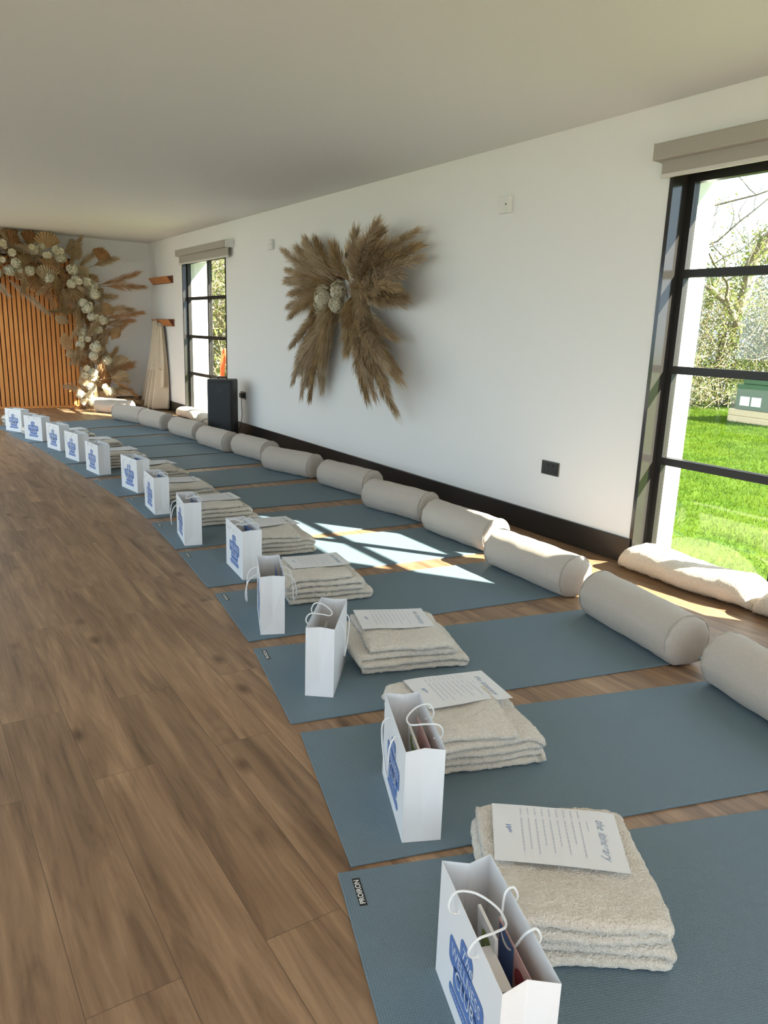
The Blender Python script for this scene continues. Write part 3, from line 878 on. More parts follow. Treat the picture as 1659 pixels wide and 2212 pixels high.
def leaflet(bag, name, x0, x1, ymid, z0, z1, lean, mm, label, cat, th=.0012, extra=()):
    bx, by, ang = BAGS[bag][:3]
    T = Matrix.Translation((bx, by, .0076)) @ Matrix.Rotation(radians(ang), 4, 'Z')
    c = MB()
    n = 6
    for k in range(1):
        vs = []
        for z, yy in ((z0, ymid - lean), (z1, ymid + lean)):
            for x in (x0, x1):
                for s in (-th / 2, th / 2): vs.append((x, yy + s, z))
        c.add(vs, [(0, 1, 3, 2), (4, 6, 7, 5), (0, 4, 5, 1), (2, 3, 7, 6), (0, 2, 6, 4), (1, 5, 7, 3)])
    o = c.build(name, mm); o.matrix_world = T
    tag(o, label, cat)
    for nm, P, m2 in extra:
        q = MB(); side = 1
        def at(x, z):
            f = (z - z0) / (z1 - z0); return (x, ymid - lean + 2 * lean * f + th / 2 + .0006, z)
        for poly in P: q.add([at(*p) for p in poly], [tuple(range(len(poly)))])
        q.build(nm, m2, o)
        q2 = MB()
    return o
def disc(cx, cz, rx, rz=None, n=20):
    rz = rz or rx; return [(cx + rx * cos(2 * pi * k / n), cz + rz * sin(2 * pi * k / n)) for k in range(n)]
leaflet(0, 'welcome_card', .03, .19, -.078, .02, .215, .004, M['card_pink'], 'blush card with maroon rosette standing in the nearest bag', 'card',
        extra=(('rosette_print', [disc(.085, .165, .030, .026)], M['maroon']), ('blue_panel', [[(.12, .03), (.185, .03), (.185, .21), (.12, .21)]], M['blue'])))
leaflet(0, 'product_box', .055, .15, -.030, .01, .195, -.004, M['sheet'], 'white carton with round black emblem in the nearest bag', 'carton', th=.022,
        extra=(('round_emblem', [disc(.10, .155, .022)], M['ink2']),))
leaflet(0, 'sachet', .13, .215, -.050, .02, .225, .006, M['sheet'], 'clear white sachet with green leaves in the nearest bag', 'sachet', th=.006,
        extra=(('leaf_print', [disc(.17, .19, .022, .012), disc(.185, .165, .012, .02), disc(.15, .17, .012)], M['card_green']),))
sw = MB(); sw.ball((0, 0, 0), .014, 14, 8, (1.25, .9, .9)); o = sw.build('wrapped_sweet', M['orange'], sm=True)
o.matrix_world = Matrix.Translation((.697, .683, .0076)) @ Matrix.Rotation(radians(70.5), 4, 'Z') @ Matrix.Translation((.034, -.055, .185)); tag(o, 'small orange wrapped sweet inside the nearest bag', 'sweet')
leaflet(1, 'sachet', .07, .20, -.055, .02, .215, .006, M['sheet'], 'white sachet with green sprig in the second bag from camera', 'sachet', th=.006,
        extra=(('leaf_print', [disc(.13, .175, .028, .016), disc(.155, .19, .014, .018), disc(.10, .185, .012, .014)], M['card_green']),))
leaflet(1, 'welcome_card', .04, .22, -.080, .02, .225, .004, M['card_pink'], 'pinkish card leaning inside the second bag from camera', 'card',
        extra=(('blue_panel', [[(.05, .03), (.08, .03), (.08, .21), (.05, .21)]], M['blue']),))
leaflet(2, 'welcome_card', .05, .2, -.05, .02, .20, .010, M['sheet'], 'white card with scalloped lilac edge in the end-on bag', 'card',
        extra=(('scalloped_print', [disc(.10, .17, .02)], M['ink']),))
for k, nm in ((3, 'narrow bag fourth from the camera'), (4, 'bag beside the sun patch'), (5, 'sixth bag from the camera'), (6, 'seventh bag from the camera'), (7, 'eighth bag from the camera')):
    leaflet(k, 'welcome_card', .05, .22, -.078, .02, .235, .003, M['blue'], 'blue card standing at the back of the ' + nm, 'card')

# ---------------------------------------------------------------- dried grass plumes
def plume_mb(c, base, tip, rad, n, seed, wall_x=None, bow=0.12, out=Vector((-1, 0, 0)), ln=.085, wd=.0022, curl=0.0):
    """feathery pampas head: hundreds of thin strands leaving a bent axis towards its tip"""
    rr = random.Random(seed); base = Vector(base); tip = Vector(tip)
    d = tip - base; L = d.length; dn = d.normalized(); side = dn.cross(out).normalized() if dn.cross(out).length > .01 else Vector((0, 1, 0))
    def axis(t): return base + d * t + out * (sin(t * pi) * bow * L) + side * (curl * L * t * t) + Vector((0, 0, -.05 * L * t * t))
    pts = [axis(k / 10) for k in range(11)]
    c.cur = 1; c.tube(pts, [.004 - .0025 * k / 10 for k in range(11)], 5); c.cur = 0
    for _ in range(n):
        t = .16 + .84 * rr.random() ** .9
        p = axis(t); ax = (axis(min(1.0, t + .04)) - axis(t - .04)).normalized()
        a = rr.uniform(0, 2 * pi); o1 = ax.orthogonal().normalized(); o2 = ax.cross(o1)
        rdir = o1 * cos(a) + o2 * sin(a)
        env = min(1, (t - .12) / .25) * (1 - .62 * max(0, t - .6) / .4)
        l = ln * rr.uniform(.7, 1.25)
        spread = rad * env * rr.uniform(.35, 1.0)
        q0 = p + rdir * spread * .12; q1 = p + ax * l * .5 + rdir * spread * .7; q2 = p + ax * l + rdir * spread + Vector((0, 0, -.012 * rr.random()))
        if wall_x is not None:
            for q in (q0, q1, q2): q.x = min(q.x, wall_x - .004)
        s = (q2 - q0).cross(Vector((rr.gauss(0, 1), rr.gauss(0, 1), rr.gauss(0, 1)))).normalized()
        w = wd * rr.uniform(.7, 1.5)
        b0 = len(c.v); c.add([q0 - s * w * .4, q0 + s * w * .4, q1 + s * w * .5, q1 - s * w * .5, q2], [(0, 1, 2, 3), (3, 2, 4)])

# butterfly-shaped wreath on the white wall
wr = tag(empty('dried_grass_wreath', (XR, 5.80, 1.55)), 'butterfly-shaped dried pampas wreath hanging on the white wall', 'wreath')
WP = Vector((XR, 5.80, 1.55))
def wy(y, z, x=3.38): return Vector((x, y, z)) - WP
NL0 = 0
LT = [(7.03, 2.05), (6.98, 1.86), (6.93, 1.74), (6.78, 1.62), (6.96, 1.51), (6.66, 1.42), (6.62, 1.30), (6.73, 1.14), (6.80, 1.00), (6.66, .90), (6.55, .70), (6.38, .70), (6.25, .78),
      (6.10, 1.05), (6.20, .98), (6.36, 2.05), (6.62, 2.07), (6.80, 2.05), (6.48, 2.07), (6.50, 1.0)]
RT = [(5.68, 1.92), (5.52, 1.86), (5.45, 2.02), (5.30, 2.05), (5.13, 2.03), (4.97, 2.05), (4.82, 2.02), (4.72, 1.90), (4.68, 1.77), (4.72, 1.63), (4.80, 1.52), (4.95, 1.47), (5.03, 1.58), (5.0, 1.80), (5.20, 1.78),
      (4.76, .98), (4.88, .73), (4.97, .83), (5.12, .80), (5.22, .92), (5.36, .97), (5.47, 1.02), (5.64, 1.22), (5.60, 1.12), (5.03, 1.0), (4.88, 1.02), (5.30, 1.15), (4.98, 1.25), (5.18, 1.2)]
LT += [(6.45, 1.98), (6.72, 1.92), (6.80, 1.75), (6.62, 1.60), (6.70, 1.48), (6.45, .82), (6.62, .82), (6.35, 1.12), (6.5, 1.22), (6.30, .86), (6.15, 1.25), (6.55, 1.75)]
RT += [(5.25, 1.92), (5.05, 1.92), (4.88, 1.88), (4.85, 1.72), (4.9, 1.62), (5.15, 1.66), (5.36, 1.9), (5.4, 1.75), (5.0, .92), (5.1, 1.02), (4.92, 1.14), (5.25, 1.05), (5.42, 1.2), (5.15, .9), (4.9, .86), (5.3, 1.62)]
NL, NR = len(LT), len(RT)
pm3 = [M['pampas'], M['pampas2'], M['pampas3']]
pr_ = random.Random(21)
for k, (y, z) in enumerate(LT):
    low = z < 1.35
    c = MB(); bx = pr_.uniform(3.36, 3.42)
    by = 5.93 + (.05 if low else 0) + pr_.uniform(-.03, .03); bz = 1.60 - (.14 if low else 0)
    L = sqrt((y - by) ** 2 + (z - bz) ** 2)
    plume_mb(c, wy(by, bz, bx), wy(y, z, pr_.uniform(3.24, 3.38)), .085 if not low else .075, 560, k, wall_x=0.0, bow=.07, ln=.13, wd=.0032)
    c.build('pampas_plume', [pm3[(2, 0, 2, 1)[k % 4]], M['stem']], wr)
for k, (y, z) in enumerate(RT):
    low = z < 1.35
    c = MB(); by = 5.62 + pr_.uniform(-.05, .04) - (.05 if low else 0); bz = 1.58 - (.12 if low else 0)
    plume_mb(c, wy(by, bz, pr_.uniform(3.34, 3.42)), wy(y, z, pr_.uniform(3.12, 3.36)), .105 if not low else .085, 620, 50 + k, wall_x=0.0, bow=.10, ln=.12 if low else .10, wd=.0036, curl=pr_.uniform(-.06, .06))
    c.build('pampas_plume', [pm3[k % 3 if not low else (0, 2, 1, 0)[k % 4]], M['stem']], wr)

for k, (a_, b_) in enumerate((((5.60, 1.66), (5.30, 1.42)), ((5.58, 1.62), (5.52, 1.28)), ((5.55, 1.62), (5.30, 1.30)), ((5.6, 1.6), (5.15, 1.50)), ((5.66, 1.6), (5.62, 1.30)), ((5.55, 1.7), (5.38, 1.52)),
                             ((5.62, 1.5), (5.45, 1.62)), ((5.96, 1.66), (6.22, 1.40)), ((5.93, 1.62), (6.08, 1.32)), ((5.93, 1.6), (6.0, 1.22)), ((5.96, 1.62), (6.34, 1.50)), ((5.95, 1.7), (6.2, 1.9)))):
    c = MB(); plume_mb(c, wy(*a_, 3.36), wy(*b_, 3.24), .08, 420, 200 + k, wall_x=0.0, bow=.10, ln=.12, wd=.0034); c.build('pampas_plume', [pm3[k % 3], M['stem']], wr)
for ch in wr.children:
    for v in ch.data.vertices: v.co.x = min(v.co.x, -.003)

def hydrangea(c, ctr, r, n, seed, sc=(1, 1, 1), fl=.014):
    rr = random.Random(seed); ctr = Vector(ctr)
    c.ball(ctr, r * .66, 10, 7, sc)
    for k in range(n):
        z = 1 - 2 * (k + .5) / n; a = k * 2.39996
        d = Vector((sqrt(1 - z * z) * cos(a) * sc[0], sqrt(1 - z * z) * sin(a) * sc[1], z * sc[2])); p = ctr + d * r * rr.uniform(.78, 1.18)
        nn = d.normalized(); t1 = nn.orthogonal().normalized(); t2 = nn.cross(t1); ro = rr.uniform(0, pi / 2)
        for q in range(4):
            a_ = ro + q * pi / 2; u = t1 * cos(a_) + t2 * sin(a_); w = t2 * cos(a_) - t1 * sin(a_)
            f = fl * rr.uniform(.8, 1.2)
            c.add([p, p + u * f * .6 - w * f * .5 + nn * f * .2, p + u * f * 1.15 + nn * f * .1, p + u * f * .6 + w * f * .5 + nn * f * .2], [(0, 1, 2, 3)])
for k, (y, z, sy, sz) in enumerate(((6.05, 1.50, .075, .12), (5.76, 1.57, .04, .08), (5.78, 1.46, .04, .06))):
    c = MB(); hydrangea(c, wy(y, z, 3.24), 1.0, 130, k, (.06, sy, sz), .024); c.build('hydrangea_head', M['petal'], wr)
c = MB()
for k in range(26):
    c.ball(wy(5.84 + pr_.uniform(-.05, .05), 1.66 + pr_.uniform(-.09, .09), 3.30 + pr_.uniform(-.04, .04)), .012, 7, 5)
for k in range(8): c.tube([wy(5.84, 1.52, 3.38), wy(5.84 + pr_.uniform(-.05, .05), 1.74 + pr_.uniform(-.04, .04), 3.30)], .003, 5)
c.build('seed_pods', M['cone'], wr)
c = MB(); L_ = []     # pale lunaria discs
for (y, z, r_) in ((5.72, 1.83, .055), (5.66, 1.74, .05), (5.74, 1.90, .045)):
    c.add([wy(y + r_ * cos(2 * pi * k / 18), z + 1.5 * r_ * sin(2 * pi * k / 18), 3.30) for k in range(18)], [tuple(range(18))])
c.build('honesty_discs', M['petal2'], wr)
c = MB(); c.box(-.03, -.002, -.06, .06, -.08, .08); bevel(c.build('backing_block', M['stem'], wr), .01, 2)

# ---------------------------------------------------------------- slatted oak panel on the back wall
sl = tag(empty('slatted_wood_panel', (1.2, YB - .003, 0)), 'vertical slatted orange-brown wood panel on the back wall', 'wall panel')
c = MB(); x = -1.20
while x < 1.12:
    c.box(x, x + .046, -.036, -.014, .03, 2.10); x += .0605
bevel(c.build('slats', M['slat'], sl), .002, 1)
c = MB(); c.box(-1.22, 1.14, -.012, 0, .0, 2.12); c.build('felt_backing', M['slatback'], sl)
c = MB(); c.box(-1.22, 1.14, -.05, -.0, .0, .03); c.build('base_strip', M['slat'], sl)

# ---------------------------------------------------------------- flower arch
ar = tag(empty('flower_arch', (1.6, 11.75, 0)), 'tall dried flower arch of palm leaves, pampas and cream blooms', 'flower arch')
AO = Vector((1.6, 11.75, 0))
PATH = [(2.44, .05), (2.50, .35), (2.50, .7), (2.47, 1.05), (2.46, 1.4), (2.42, 1.7), (2.25, 1.93), (2.0, 2.0), (1.7, 2.02), (1.4, 2.02), (1.1, 2.0), (.85, 2.0)]
def pth(t):
    f = t * (len(PATH) - 1); i = min(int(f), len(PATH) - 2); f -= i
    a_, b_ = PATH[i], PATH[i + 1]; return a_[0] + (b_[0] - a_[0]) * f, a_[1] + (b_[1] - a_[1]) * f
def A(x, z, y=11.7): return Vector((x, y, z)) - AO
c = MB(); c.tube([A(*pth(k / 40), y=11.8) for k in range(41)], .03, 8); c.build('arch_frame', M['stem'], ar)

def palm(c, base, ang, R, spread, n, seed, tilt=.2, pointed=False):
    """pleated fan leaf: zigzag radial folds"""
    rr = random.Random(seed); base = Vector(base)
    ty = rr.uniform(-.3, .3)
    vs = [base]; m = 2 * n
    for k in range(m + 1):
        f = k / m - .5; a_ = ang + f * spread
        r_ = R * ((1 - 1.1 * abs(f) ** 1.3) if pointed else (1 - .5 * abs(f) ** 2)) * (1.0 if k % 2 == 0 else .93)
        vs.append(base + Vector((r_ * cos(a_), -tilt * r_ + (.035 * R / .2 if k % 2 else 0) + ty * r_ * f, r_ * sin(a_))))
    # middle ring for curvature
    mids = [base + (v - base) * .55 + Vector((0, -.02 * R / .2, 0)) for v in vs[1:]]
    o = len(vs); vs += mids
    fs = []
    for k in range(m): fs += [(0, o + k, o + k + 1), (o + k, 1 + k, 2 + k, o + k + 1)]
    c.add(vs, fs)
    d = Vector((cos(ang), 0, sin(ang))); c.tube([base - d * R * .7, base - d * R * .1], .003, 4)

fr_ = random.Random(5)
pmats = [M['palm'], M['palm2'], M['palm3'], M['palm'], M['palm2'], M['palm']]
# backing of leaves
specials = [(2.19, 1.22, 160, .20, 1.1, 1, True), (2.22, .98, 190, .17, 1.8, 0, False), (2.26, .84, 205, .16, 1.6, 1, True), (2.72, .46, 10, .22, 1.5, 1, True), (2.40, .30, 100, .2, 1.7, 1, False),
            (1.93, 1.75, 95, .22, 1.7, 1, False), (1.62, 1.80, 110, .2, 1.7, 0, True), (1.72, 2.22, 80, .18, 1.6, 2, False), (1.95, 2.2, 90, .2, 2.2, 0, False), (1.52, 2.18, 95, .2, 2.0, 2, True),
            (2.28, 1.70, 60, .2, 1.6, 0, True), (2.45, 1.62, 80, .17, 2.0, 2, False), (2.74, 1.0, 60, .2, 1.4, 0, True), (2.55, .12, 200, .15, 1.5, 1, False), (2.62, 1.36, 40, .17, 1.6, 0, False), (2.62, 2.1, 60, .16, 2.2, 2, False)]
for k, (x, z, a_, R_, s_, mi, pt_) in enumerate(specials):
    c = MB(); palm(c, A(x, z, 11.60), radians(a_), R_ * 1.15, s_, 11, k, .25, pt_); c.build('palm_leaf', pmats[mi], ar)
for k in range(78):
    t = (k + fr_.random()) / 78; x, z = pth(t); off = fr_.uniform(-.24, .27)
    if t < .5: x += off
    else: z += off * .9
    z = max(z, .12)
    c = MB(); palm(c, A(x, min(z, 2.26), fr_.uniform(11.68, 11.85)), fr_.uniform(0, 2 * pi), fr_.uniform(.17, .27), fr_.uniform(1.4, 2.6), 10, 100 + k, fr_.uniform(.0, .3), fr_.random() < .5)
    c.build('palm_leaf', pmats[k % 6] if t > .45 or k % 3 else M['palm2'], ar)
for k in range(38):
    t = (k + fr_.random()) / 38; x, z = pth(t); off = fr_.uniform(-.22, .24)
    if t < .5: x += off
    else: z += off
    c = MB(); hydrangea(c, A(x, max(.1, z), fr_.uniform(11.48, 11.62)), 1.0, 60, 300 + k, (.046, .045, .042) if k % 2 else (.068, .05, .050), .036); c.build('hydrangea_head', M['petal'], ar)
def rose(c, ctr, r, seed):
    rr = random.Random(seed); ctr = Vector(ctr); ax = Vector((rr.uniform(-.4, .4), -1, rr.uniform(-.3, .4))).normalized(); t1 = ax.orthogonal().normalized(); t2 = ax.cross(t1)
    for ring, (rad, h, n) in enumerate(((r * .25, r * .35, 4), (r * .5, r * .22, 5), (r * .8, .05 * r, 6), (r, -.2 * r, 7))):
        for k in range(n):
            a0 = 2 * pi * (k + ring * .4) / n; da = pi / n * 1.25
            P = []
            for a_, s_, hh in ((a0 - da * .6, .25, -.4), (a0 + da * .6, .25, -.4), (a0 + da, .95, .2), (a0, 1.15, .35), (a0 - da, .95, .2)):
                P.append(ctr + (t1 * cos(a_) + t2 * sin(a_)) * rad * s_ + ax * (h + hh * r * .6))
            c.add(P, [(0, 1, 2, 3, 4)])
for k in range(26):
    t = fr_.random() ** 1.1; x, z = pth(t); off = fr_.uniform(-.22, .22)
    if t < .5: x += off
    else: z += off
    c = MB(); rose(c, A(x, max(.1, z), fr_.uniform(11.45, 11.56)), fr_.uniform(.035, .052), 500 + k); c.build('rose_bloom', M['petal2'], ar)
PL = [((2.55, 1.75), (3.16, 1.90), 3), ((2.6, 1.75), (3.22, 1.78), 3), ((2.6, 1.30), (3.15, 1.38), 3), ((2.6, 1.2), (3.02, 1.30), 3), ((2.6, 1.4), (3.0, 1.52), 0), ((2.62, 1.0), (2.98, 1.22), 3), ((2.6, .5), (3.0, .62), 3),
      ((2.6, .45), (3.02, .70), 3), ((2.6, .3), (2.86, .22), 0), ((2.6, .55), (2.92, .48), 0), ((2.2, 1.9), (2.42, 2.38), 0), ((2.3, 1.9), (2.60, 2.30), 0), ((1.8, 2.0), (1.72, 2.38), 1), ((1.6, 2.0), (1.35, 2.36), 0),
      ((1.35, 1.85), (1.86, 1.40), 2), ((1.9, 2.12), (1.55, 2.24), 2), ((2.4, .6), (2.55, 1.02), 2), ((2.5, .35), (2.6, .80), 2), ((2.35, .9), (2.5, 1.3), 0), ((2.05, 1.85), (2.06, 1.42), 1), ((2.12, 1.8), (2.20, 1.42), 0), ((1.85, 1.8), (1.95, 1.5), 3),
      ((2.45, 1.4), (1.98, 1.42), 1), ((2.5, 2.0), (2.82, 2.15), 0), ((2.45, .85), (2.72, 1.1), 2), ((2.5, 1.6), (2.8, 1.62), 0), ((2.55, .9), (2.2, .7), 2), ((1.1, 1.9), (1.4, 1.62), 2), ((2.7, .15), (3.2, .13), 0)]
am = [M['pampas'], M['pampas2'], M['pampas3'], M['pampas4']]
for k, (b_, t_, mi) in enumerate(PL):
    c = MB(); plume_mb(c, A(*b_, y=fr_.uniform(11.6, 11.78)), A(*t_, y=fr_.uniform(11.5, 11.7)), .085, 330, 700 + k, bow=.04, out=Vector((0, -1, 0)), ln=.11, wd=.004, curl=fr_.uniform(-.15, .15))
    c.build('pampas_plume', [am[mi], M['stem']], ar)
for k in range(34):
    t = (k + fr_.random()) / 34; x, z = pth(t); x += fr_.uniform(-.2, .2) if t < .5 else 0; z += 0 if t < .5 else fr_.uniform(-.15, .15)
    a_ = fr_.uniform(0, 2 * pi); l = fr_.uniform(.22, .38); z = max(z, .2)
    tx, tz = x + cos(a_) * l, min(2.36, max(.06, z + sin(a_) * l))
    c = MB(); plume_mb(c, A(x, z, y=fr_.uniform(11.6, 11.7)), A(tx, tz, y=fr_.uniform(11.5, 11.65)), .07, 230, 900 + k, bow=.05, out=Vector((0, -1, 0)), ln=.11, wd=.004, curl=fr_.uniform(-.2, .2))
    c.build('pampas_plume', [am[k % 4], M['stem']], ar)
c = MB()
for k in range(60):
    t = fr_.random(); x, z = pth(t); x += fr_.uniform(-.22, .25) if t < .5 else 0; z += 0 if t < .5 else fr_.uniform(-.2, .22)
    p = A(x, max(z, .1), 11.62); q = p + Vector((fr_.uniform(-.16, .2), fr_.uniform(-.1, 0), fr_.uniform(-.14, .16))); c.tube([p, p.lerp(q, .5) + Vector((0, -.02, .02)), q], .0022, 4)
c.build('loose_twigs', M['stem'], ar)

# ---------------------------------------------------------------- wall racks and robe
def rack(y0, y1, z, label):
    r = tag(empty('peg_rack', (XR, (y0 + y1) / 2, z)), label, 'coat rack')
    h = (y1 - y0) / 2
    c = MB(); c.box(-.018, 0, -h, h, 0, .10); bevel(c.build('backboard', M['rackdark'], r), .003, 1)
    n = 14
    for k in range(n):
        y = -h + .05 + (2 * h - .10) * k / (n - 1); c = MB()
        T = Matrix.Translation((-.018, y, .012)) @ Matrix.Rotation(radians(-38), 4, 'Y')
        c.box(-.014, .0, -.016, .016, 0, .105, T); bevel(c.build('slanted_peg', M['rack'], r), .003, 1)
rack(10.86, 11.80, 1.82, 'upper wooden peg rack on the wall left of the far window')
rack(10.86, 11.72, 1.225, 'lower wooden peg rack holding the cream robe')

rb = tag(empty('hanging_robe', (XR, 11.38, 0)), 'long cream robe hanging from the lower peg rack to the floor', 'robe')
def cloth(name, top_y, top_w, bot_y, bot_w, z0, z1, xo, folds, depth, seed, mm=None, hemw=.02):
    c = MB(); nu, nv = 70, 40; vs = []
    for j in range(nv + 1):
        f = j / nv; z = z1 + (z0 - z1) * f
        w = top_w + (bot_w - top_w) * (f ** .65); cy = top_y + (bot_y - top_y) * f
        for i in range(nu + 1):
            u = i / nu - .5
            ph = u * folds * 2 * pi + seed + .8 * sin(f * 3 + seed)
            amp = depth * (.25 + .9 * f)
            x = -xo - amp * (1 + sin(ph)) * .5 - .02 * (1 - 4 * u * u) * (1 + f)
            y = cy + u * w + .012 * cos(ph)
            vs.append((x, y, z + hemw * noise.noise(Vector((u * 5, seed, 0))) * f))
    fs = [(j * (nu + 1) + i, j * (nu + 1) + i + 1, (j + 1) * (nu + 1) + i + 1, (j + 1) * (nu + 1) + i) for j in range(nv) for i in range(nu)]
    c.add(vs, fs); o = c.build(name, mm or M['robe'], rb, sm=True)
    s = o.modifiers.new('solid', 'SOLIDIFY'); s.thickness = .008
    return o
cloth('robe_skirt', 0.0, .12, .12, .80, .025, 1.27, .03, 5, .20, 1.2)
cloth('robe_body', 0.0, .10, .06, .50, .58, 1.30, .10, 3, .07, 2.9)
cloth('sleeve', -.10, .08, -.20, .20, .34, 1.22, .07, 1.5, .05, .4)
cloth('sleeve', .12, .08, .34, .20, .36, 1.20, .07, 1.5, .05, 4.0)
c = MB(); c.tube([(-.14, -.22, .60), (-.20, 0, .63), (-.17, .30, .62), (-.15, .36, .5), (-.15, .38, .38)], .012, 6); c.build('belt', M['robe'], rb, sm=True)

# ---------------------------------------------------------------- outside: hose on a post, crate, sleeper bed, tank, shrubs, trees, grass
hp = tag(empty('hose_post', (4.16, 10.42, -.15)), 'weathered timber post carrying the orange hose outside far window', 'post')
c = MB(); c.box(-.05, .05, -.05, .05, 0, 1.16); bevel(c.build('post', M['timber'], hp), .006, 1)
c = MB(); c.tube([(-.05, 0, 1.09), (-.16, 0, 1.09), (-.17, 0, 1.14)], .012, 8); c.build('hook', M['black'], hp)
hc = MB(); rh = random.Random(9)
pts = []
for k in range(11):
    wy_ = .16 + rh.uniform(-.03, .03); dz = .62 + rh.uniform(-.05, .06); ox = -.13 + .012 * (k % 5) - .02
    for q in range(16):
        a_ = 2 * pi * q / 16
        pts.append((ox, wy_ * (.6 + .4 * (1 - cos(a_)) / 2 * 1.4) * sin(a_), .82 - dz * .5 * (1 - cos(a_))))
hc.tube(pts, .011, 7); o = hc.build('orange_hose', M['hose'], sm=True); o.location = (4.16, 10.42, .12)
tag(o, 'coiled orange hose hanging outside the far window', 'hose')
cr = tag(empty('wooden_crate', (4.9, 11.6, -.15)), 'small brown wooden crate outside the far window', 'crate')
for k in range(4):
    c = MB(); c.box(-.3, .3, -.3, .3, .02 + k * .15, .14 + k * .15); bevel(c.build('slat_row', M['timber'], cr), .006, 1)

bd_ = tag(empty('sleeper_bed', (14.2, 7.15, -.15), radians(-8)), 'low pale timber sleeper platform on the lawn', 'timber platform')
for k in range(2):
    c = MB(); c.box(-1.4, 1.4, -.9, .9, k * .12, .118 + k * .12); bevel(c.build('sleeper', M['timber'], bd_), .012, 1)
tk = tag(empty('garden_tank', (13.98, 7.42, .088), radians(-8)), 'dark green tank with white labels standing on the timber platform', 'tank')
c = MB(); rbox(c, 2.3, 1.1, 0, .46, .06); c.build('tank_body', M['tank'], tk, sm=True, angle=radians(35))
c = MB(); rbox(c, 2.2, 1.0, .46, .60, .10); c.build('lid', M['tank'], tk, sm=True, angle=radians(35))
for s in (0, 1):
    c = MB(); c.box(-1.158, -1.151, .22 - s * .24, .42 - s * .24, .08, .24); c.build('white_label', M['sheet'], tk)
c = MB(); c.ball((-.5, 0, .66), .09, 10, 6, (1.3, 1, .7)); c.build('red_cap', M['hose'], tk)

def shrub_parts(seed, R, H, nt, nl, nb):
    rr = random.Random(seed); tw = MB(); lf = MB(); bl = MB(); tipsP = []
    for k in range(nt):
        a_ = rr.uniform(0, 2 * pi); r0 = rr.uniform(0, R * .8); p = Vector((r0 * cos(a_), r0 * sin(a_), rr.uniform(0, H * .75)))
        d = Vector((rr.gauss(0, .7), rr.gauss(0, .7), rr.uniform(.1, 1.3))).normalized(); l = rr.uniform(.5, 1.3); pts = [p]
        for q in range(4):
            d = (d + Vector((rr.gauss(0, .35), rr.gauss(0, .35), rr.gauss(-.02, .3)))).normalized(); pts.append(pts[-1] + d * l / 4)
        tw.tube(pts, [.010, .008, .006, .004, .002], 4, cap=False); tipsP += pts[1:]
    def leafq(mb, s0, s1, n):
        for k in range(n):
            p = rr.choice(tipsP) + Vector((rr.gauss(0, .10), rr.gauss(0, .10), rr.gauss(0, .10)))
            if p.z < 0: p.z = -p.z
            n_ = Vector((rr.gauss(0, 1), rr.gauss(0, 1), rr.gauss(0, 1))).normalized(); t1 = n_.orthogonal().normalized(); t2 = n_.cross(t1); s = rr.uniform(s0, s1)
            mb.add([p - t1 * s, p - t2 * s * .55, p + t1 * s, p + t2 * s * .55], [(0, 1, 2, 3)])
    leafq(lf, .016, .035, nl); leafq(bl, .014, .030, nb)
    return tw.mesh('twigs'), lf.mesh('leaves'), bl.mesh('blossom')
SP = [shrub_parts(1, 1.5, 2.9, 620, 9000, 4200), shrub_parts(2, 1.4, 3.0, 620, 10000, 2600)]
SHR = [(14.6, 10.6, 0, 1.0, 'blossoming shrub right of the trees through near window, behind the tank'), (16.6, 9.6, 1, 1.0, 'blossoming shrub directly behind the dark green tank'), (13.2, 11.6, 1, 1.05, 'tall shrub next to white window reveal in near window view'),
       (16.0, 12.2, 0, 1.35, 'taller shrub rising behind the blossoming ones in near window view'), (11.6, 12.8, 0, 1.1, 'shrub hidden mostly by the near window jamb'), (18.8, 10.6, 1, 1.6, 'shrub at the right edge of near window view'),
       (5.6, 14.0, 1, 1.15, 'dense green shrub filling the right panes of far window'), (5.2, 17.0, 0, 1.3, 'dense shrub behind the middle panes of far window'), (7.6, 16.2, 1, 1.25, 'leafy shrub farther back through the far window'), (6.4, 19.5, 0, 1.4, 'tall shrub farthest back through the far window')]
for x, y, k, s, lab in SHR:
    r = tag(empty('blackthorn_shrub', (x, y, -.15), x * 1.7), lab, 'shrub', 'shrubs along the garden boundary'); r.scale = (s, s, s)
    for me, mm, nm in zip(SP[k], (M['twig'], M['leaf'], M['blossom']), ('twigs', 'leaves', 'blossom')): link_mesh(nm, me, mm, r)

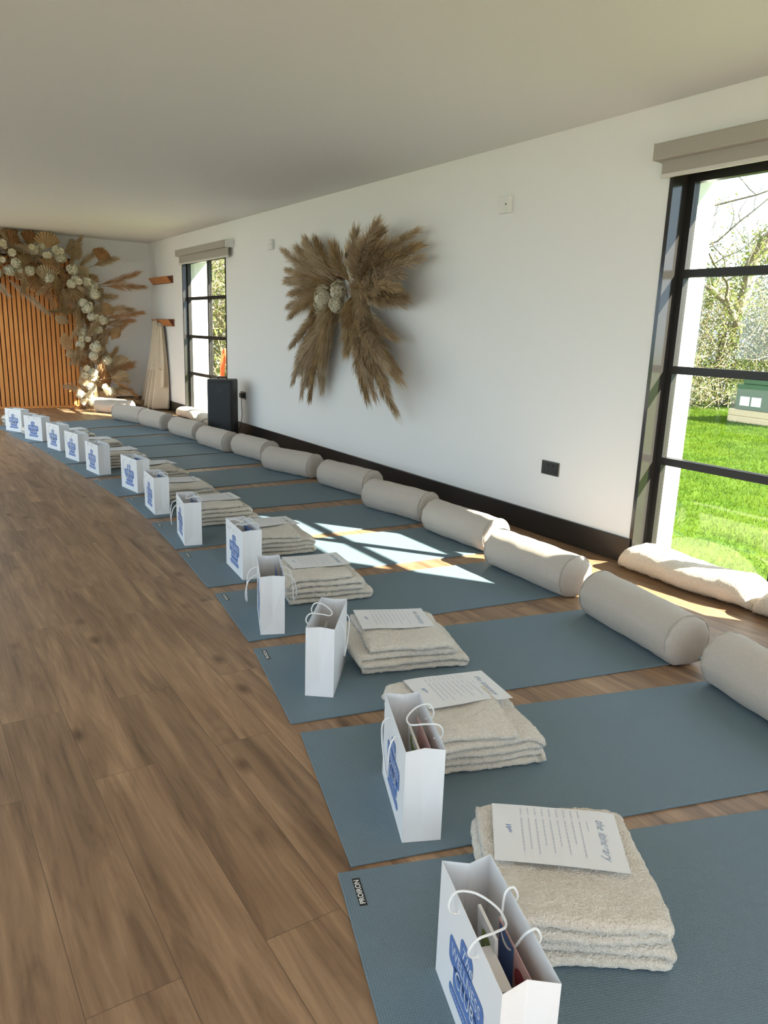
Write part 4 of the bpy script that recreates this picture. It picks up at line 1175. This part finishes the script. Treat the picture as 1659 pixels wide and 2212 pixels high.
def tree(x, y, seed, H, label, ivy=2500):
    r = tag(empty('bare_tree', (x, y, -.15)), label, 'tree'); rr = random.Random(seed); tr = MB(); br = MB(); iv = MB(); P = []
    def grow(p, d, l, w, depth, mb):
        pts = [p]; rad = [w]
        n = 6
        for k in range(n):
            d = (d + Vector((rr.gauss(0, .26), rr.gauss(0, .26), rr.gauss(.04, .16)))).normalized(); p = p + d * l / n; pts.append(p); rad.append(w * (1 - .55 * (k + 1) / n))
            if depth < 2: P.append((p.copy(), w))
            if depth < 5 and k > 0 and rr.random() < (.8 if depth < 4 else .5):
                nd = (d + Vector((rr.gauss(0, .9), rr.gauss(0, .9), rr.uniform(-.2, .6)))).normalized(); grow(p, nd, l * rr.uniform(.5, .72), rad[-1] * .6, depth + 1, br)
        mb.tube(pts, rad, 6 if depth < 2 else 4, cap=False)
    grow(Vector((0, 0, 0)), Vector((rr.uniform(-.15, .15), .0, 1)).normalized(), H * .62, .17, 0, tr)
    tr.build('trunk', M['bark'], r, sm=True); br.build('branches', M['bark'], r, sm=True)
    for k in range(ivy):
        p, w = rr.choice(P); n_ = Vector((rr.gauss(0, 1), rr.gauss(0, 1), rr.gauss(0, 1))).normalized(); q = p + n_ * (w + rr.uniform(0, .14)) + Vector((0, 0, rr.uniform(-.3, .3)))
        t1 = n_.orthogonal().normalized(); t2 = n_.cross(t1); s = rr.uniform(.02, .045); iv.add([q - t1 * s, q - t2 * s, q + t1 * s, q + t2 * s], [(0, 1, 2, 3)])
    iv.build('ivy_leaves', M['leaf'], r)
tree(15.0, 10.9, 3, 8.5, 'ivy-clad bare tree nearest the white reveal in near window view')
tree(16.2, 10.5, 11, 9.0, 'twisted bare tree with forked trunk in near window view', 3500)
tree(15.6, 12.0, 21, 8.5, 'bare tree farthest left behind the shrubs in near window view', 1800)

g = MB(); rg = random.Random(77)
for k in range(90000):
    x = 4.0 + 10.5 * rg.random() ** .8; y = x * rg.uniform(.32, 1.0) - .3 + rg.uniform(-.2, .2)
    h = rg.uniform(.02, .05); a_ = rg.uniform(0, pi); w = rg.uniform(.002, .004) * (1 + x * .08)
    dx, dy = cos(a_) * w, sin(a_) * w; lx, ly = rg.gauss(0, .02), rg.gauss(0, .02)
    g.add([(x - dx, y - dy, -.15), (x + dx, y + dy, -.15), (x + lx, y + ly, -.15 + h)], [(0, 1, 2)])
tag(g.build('lawn_grass', M['grass']), 'bright green grass of the sunlit lawn', 'grass', kind='stuff')
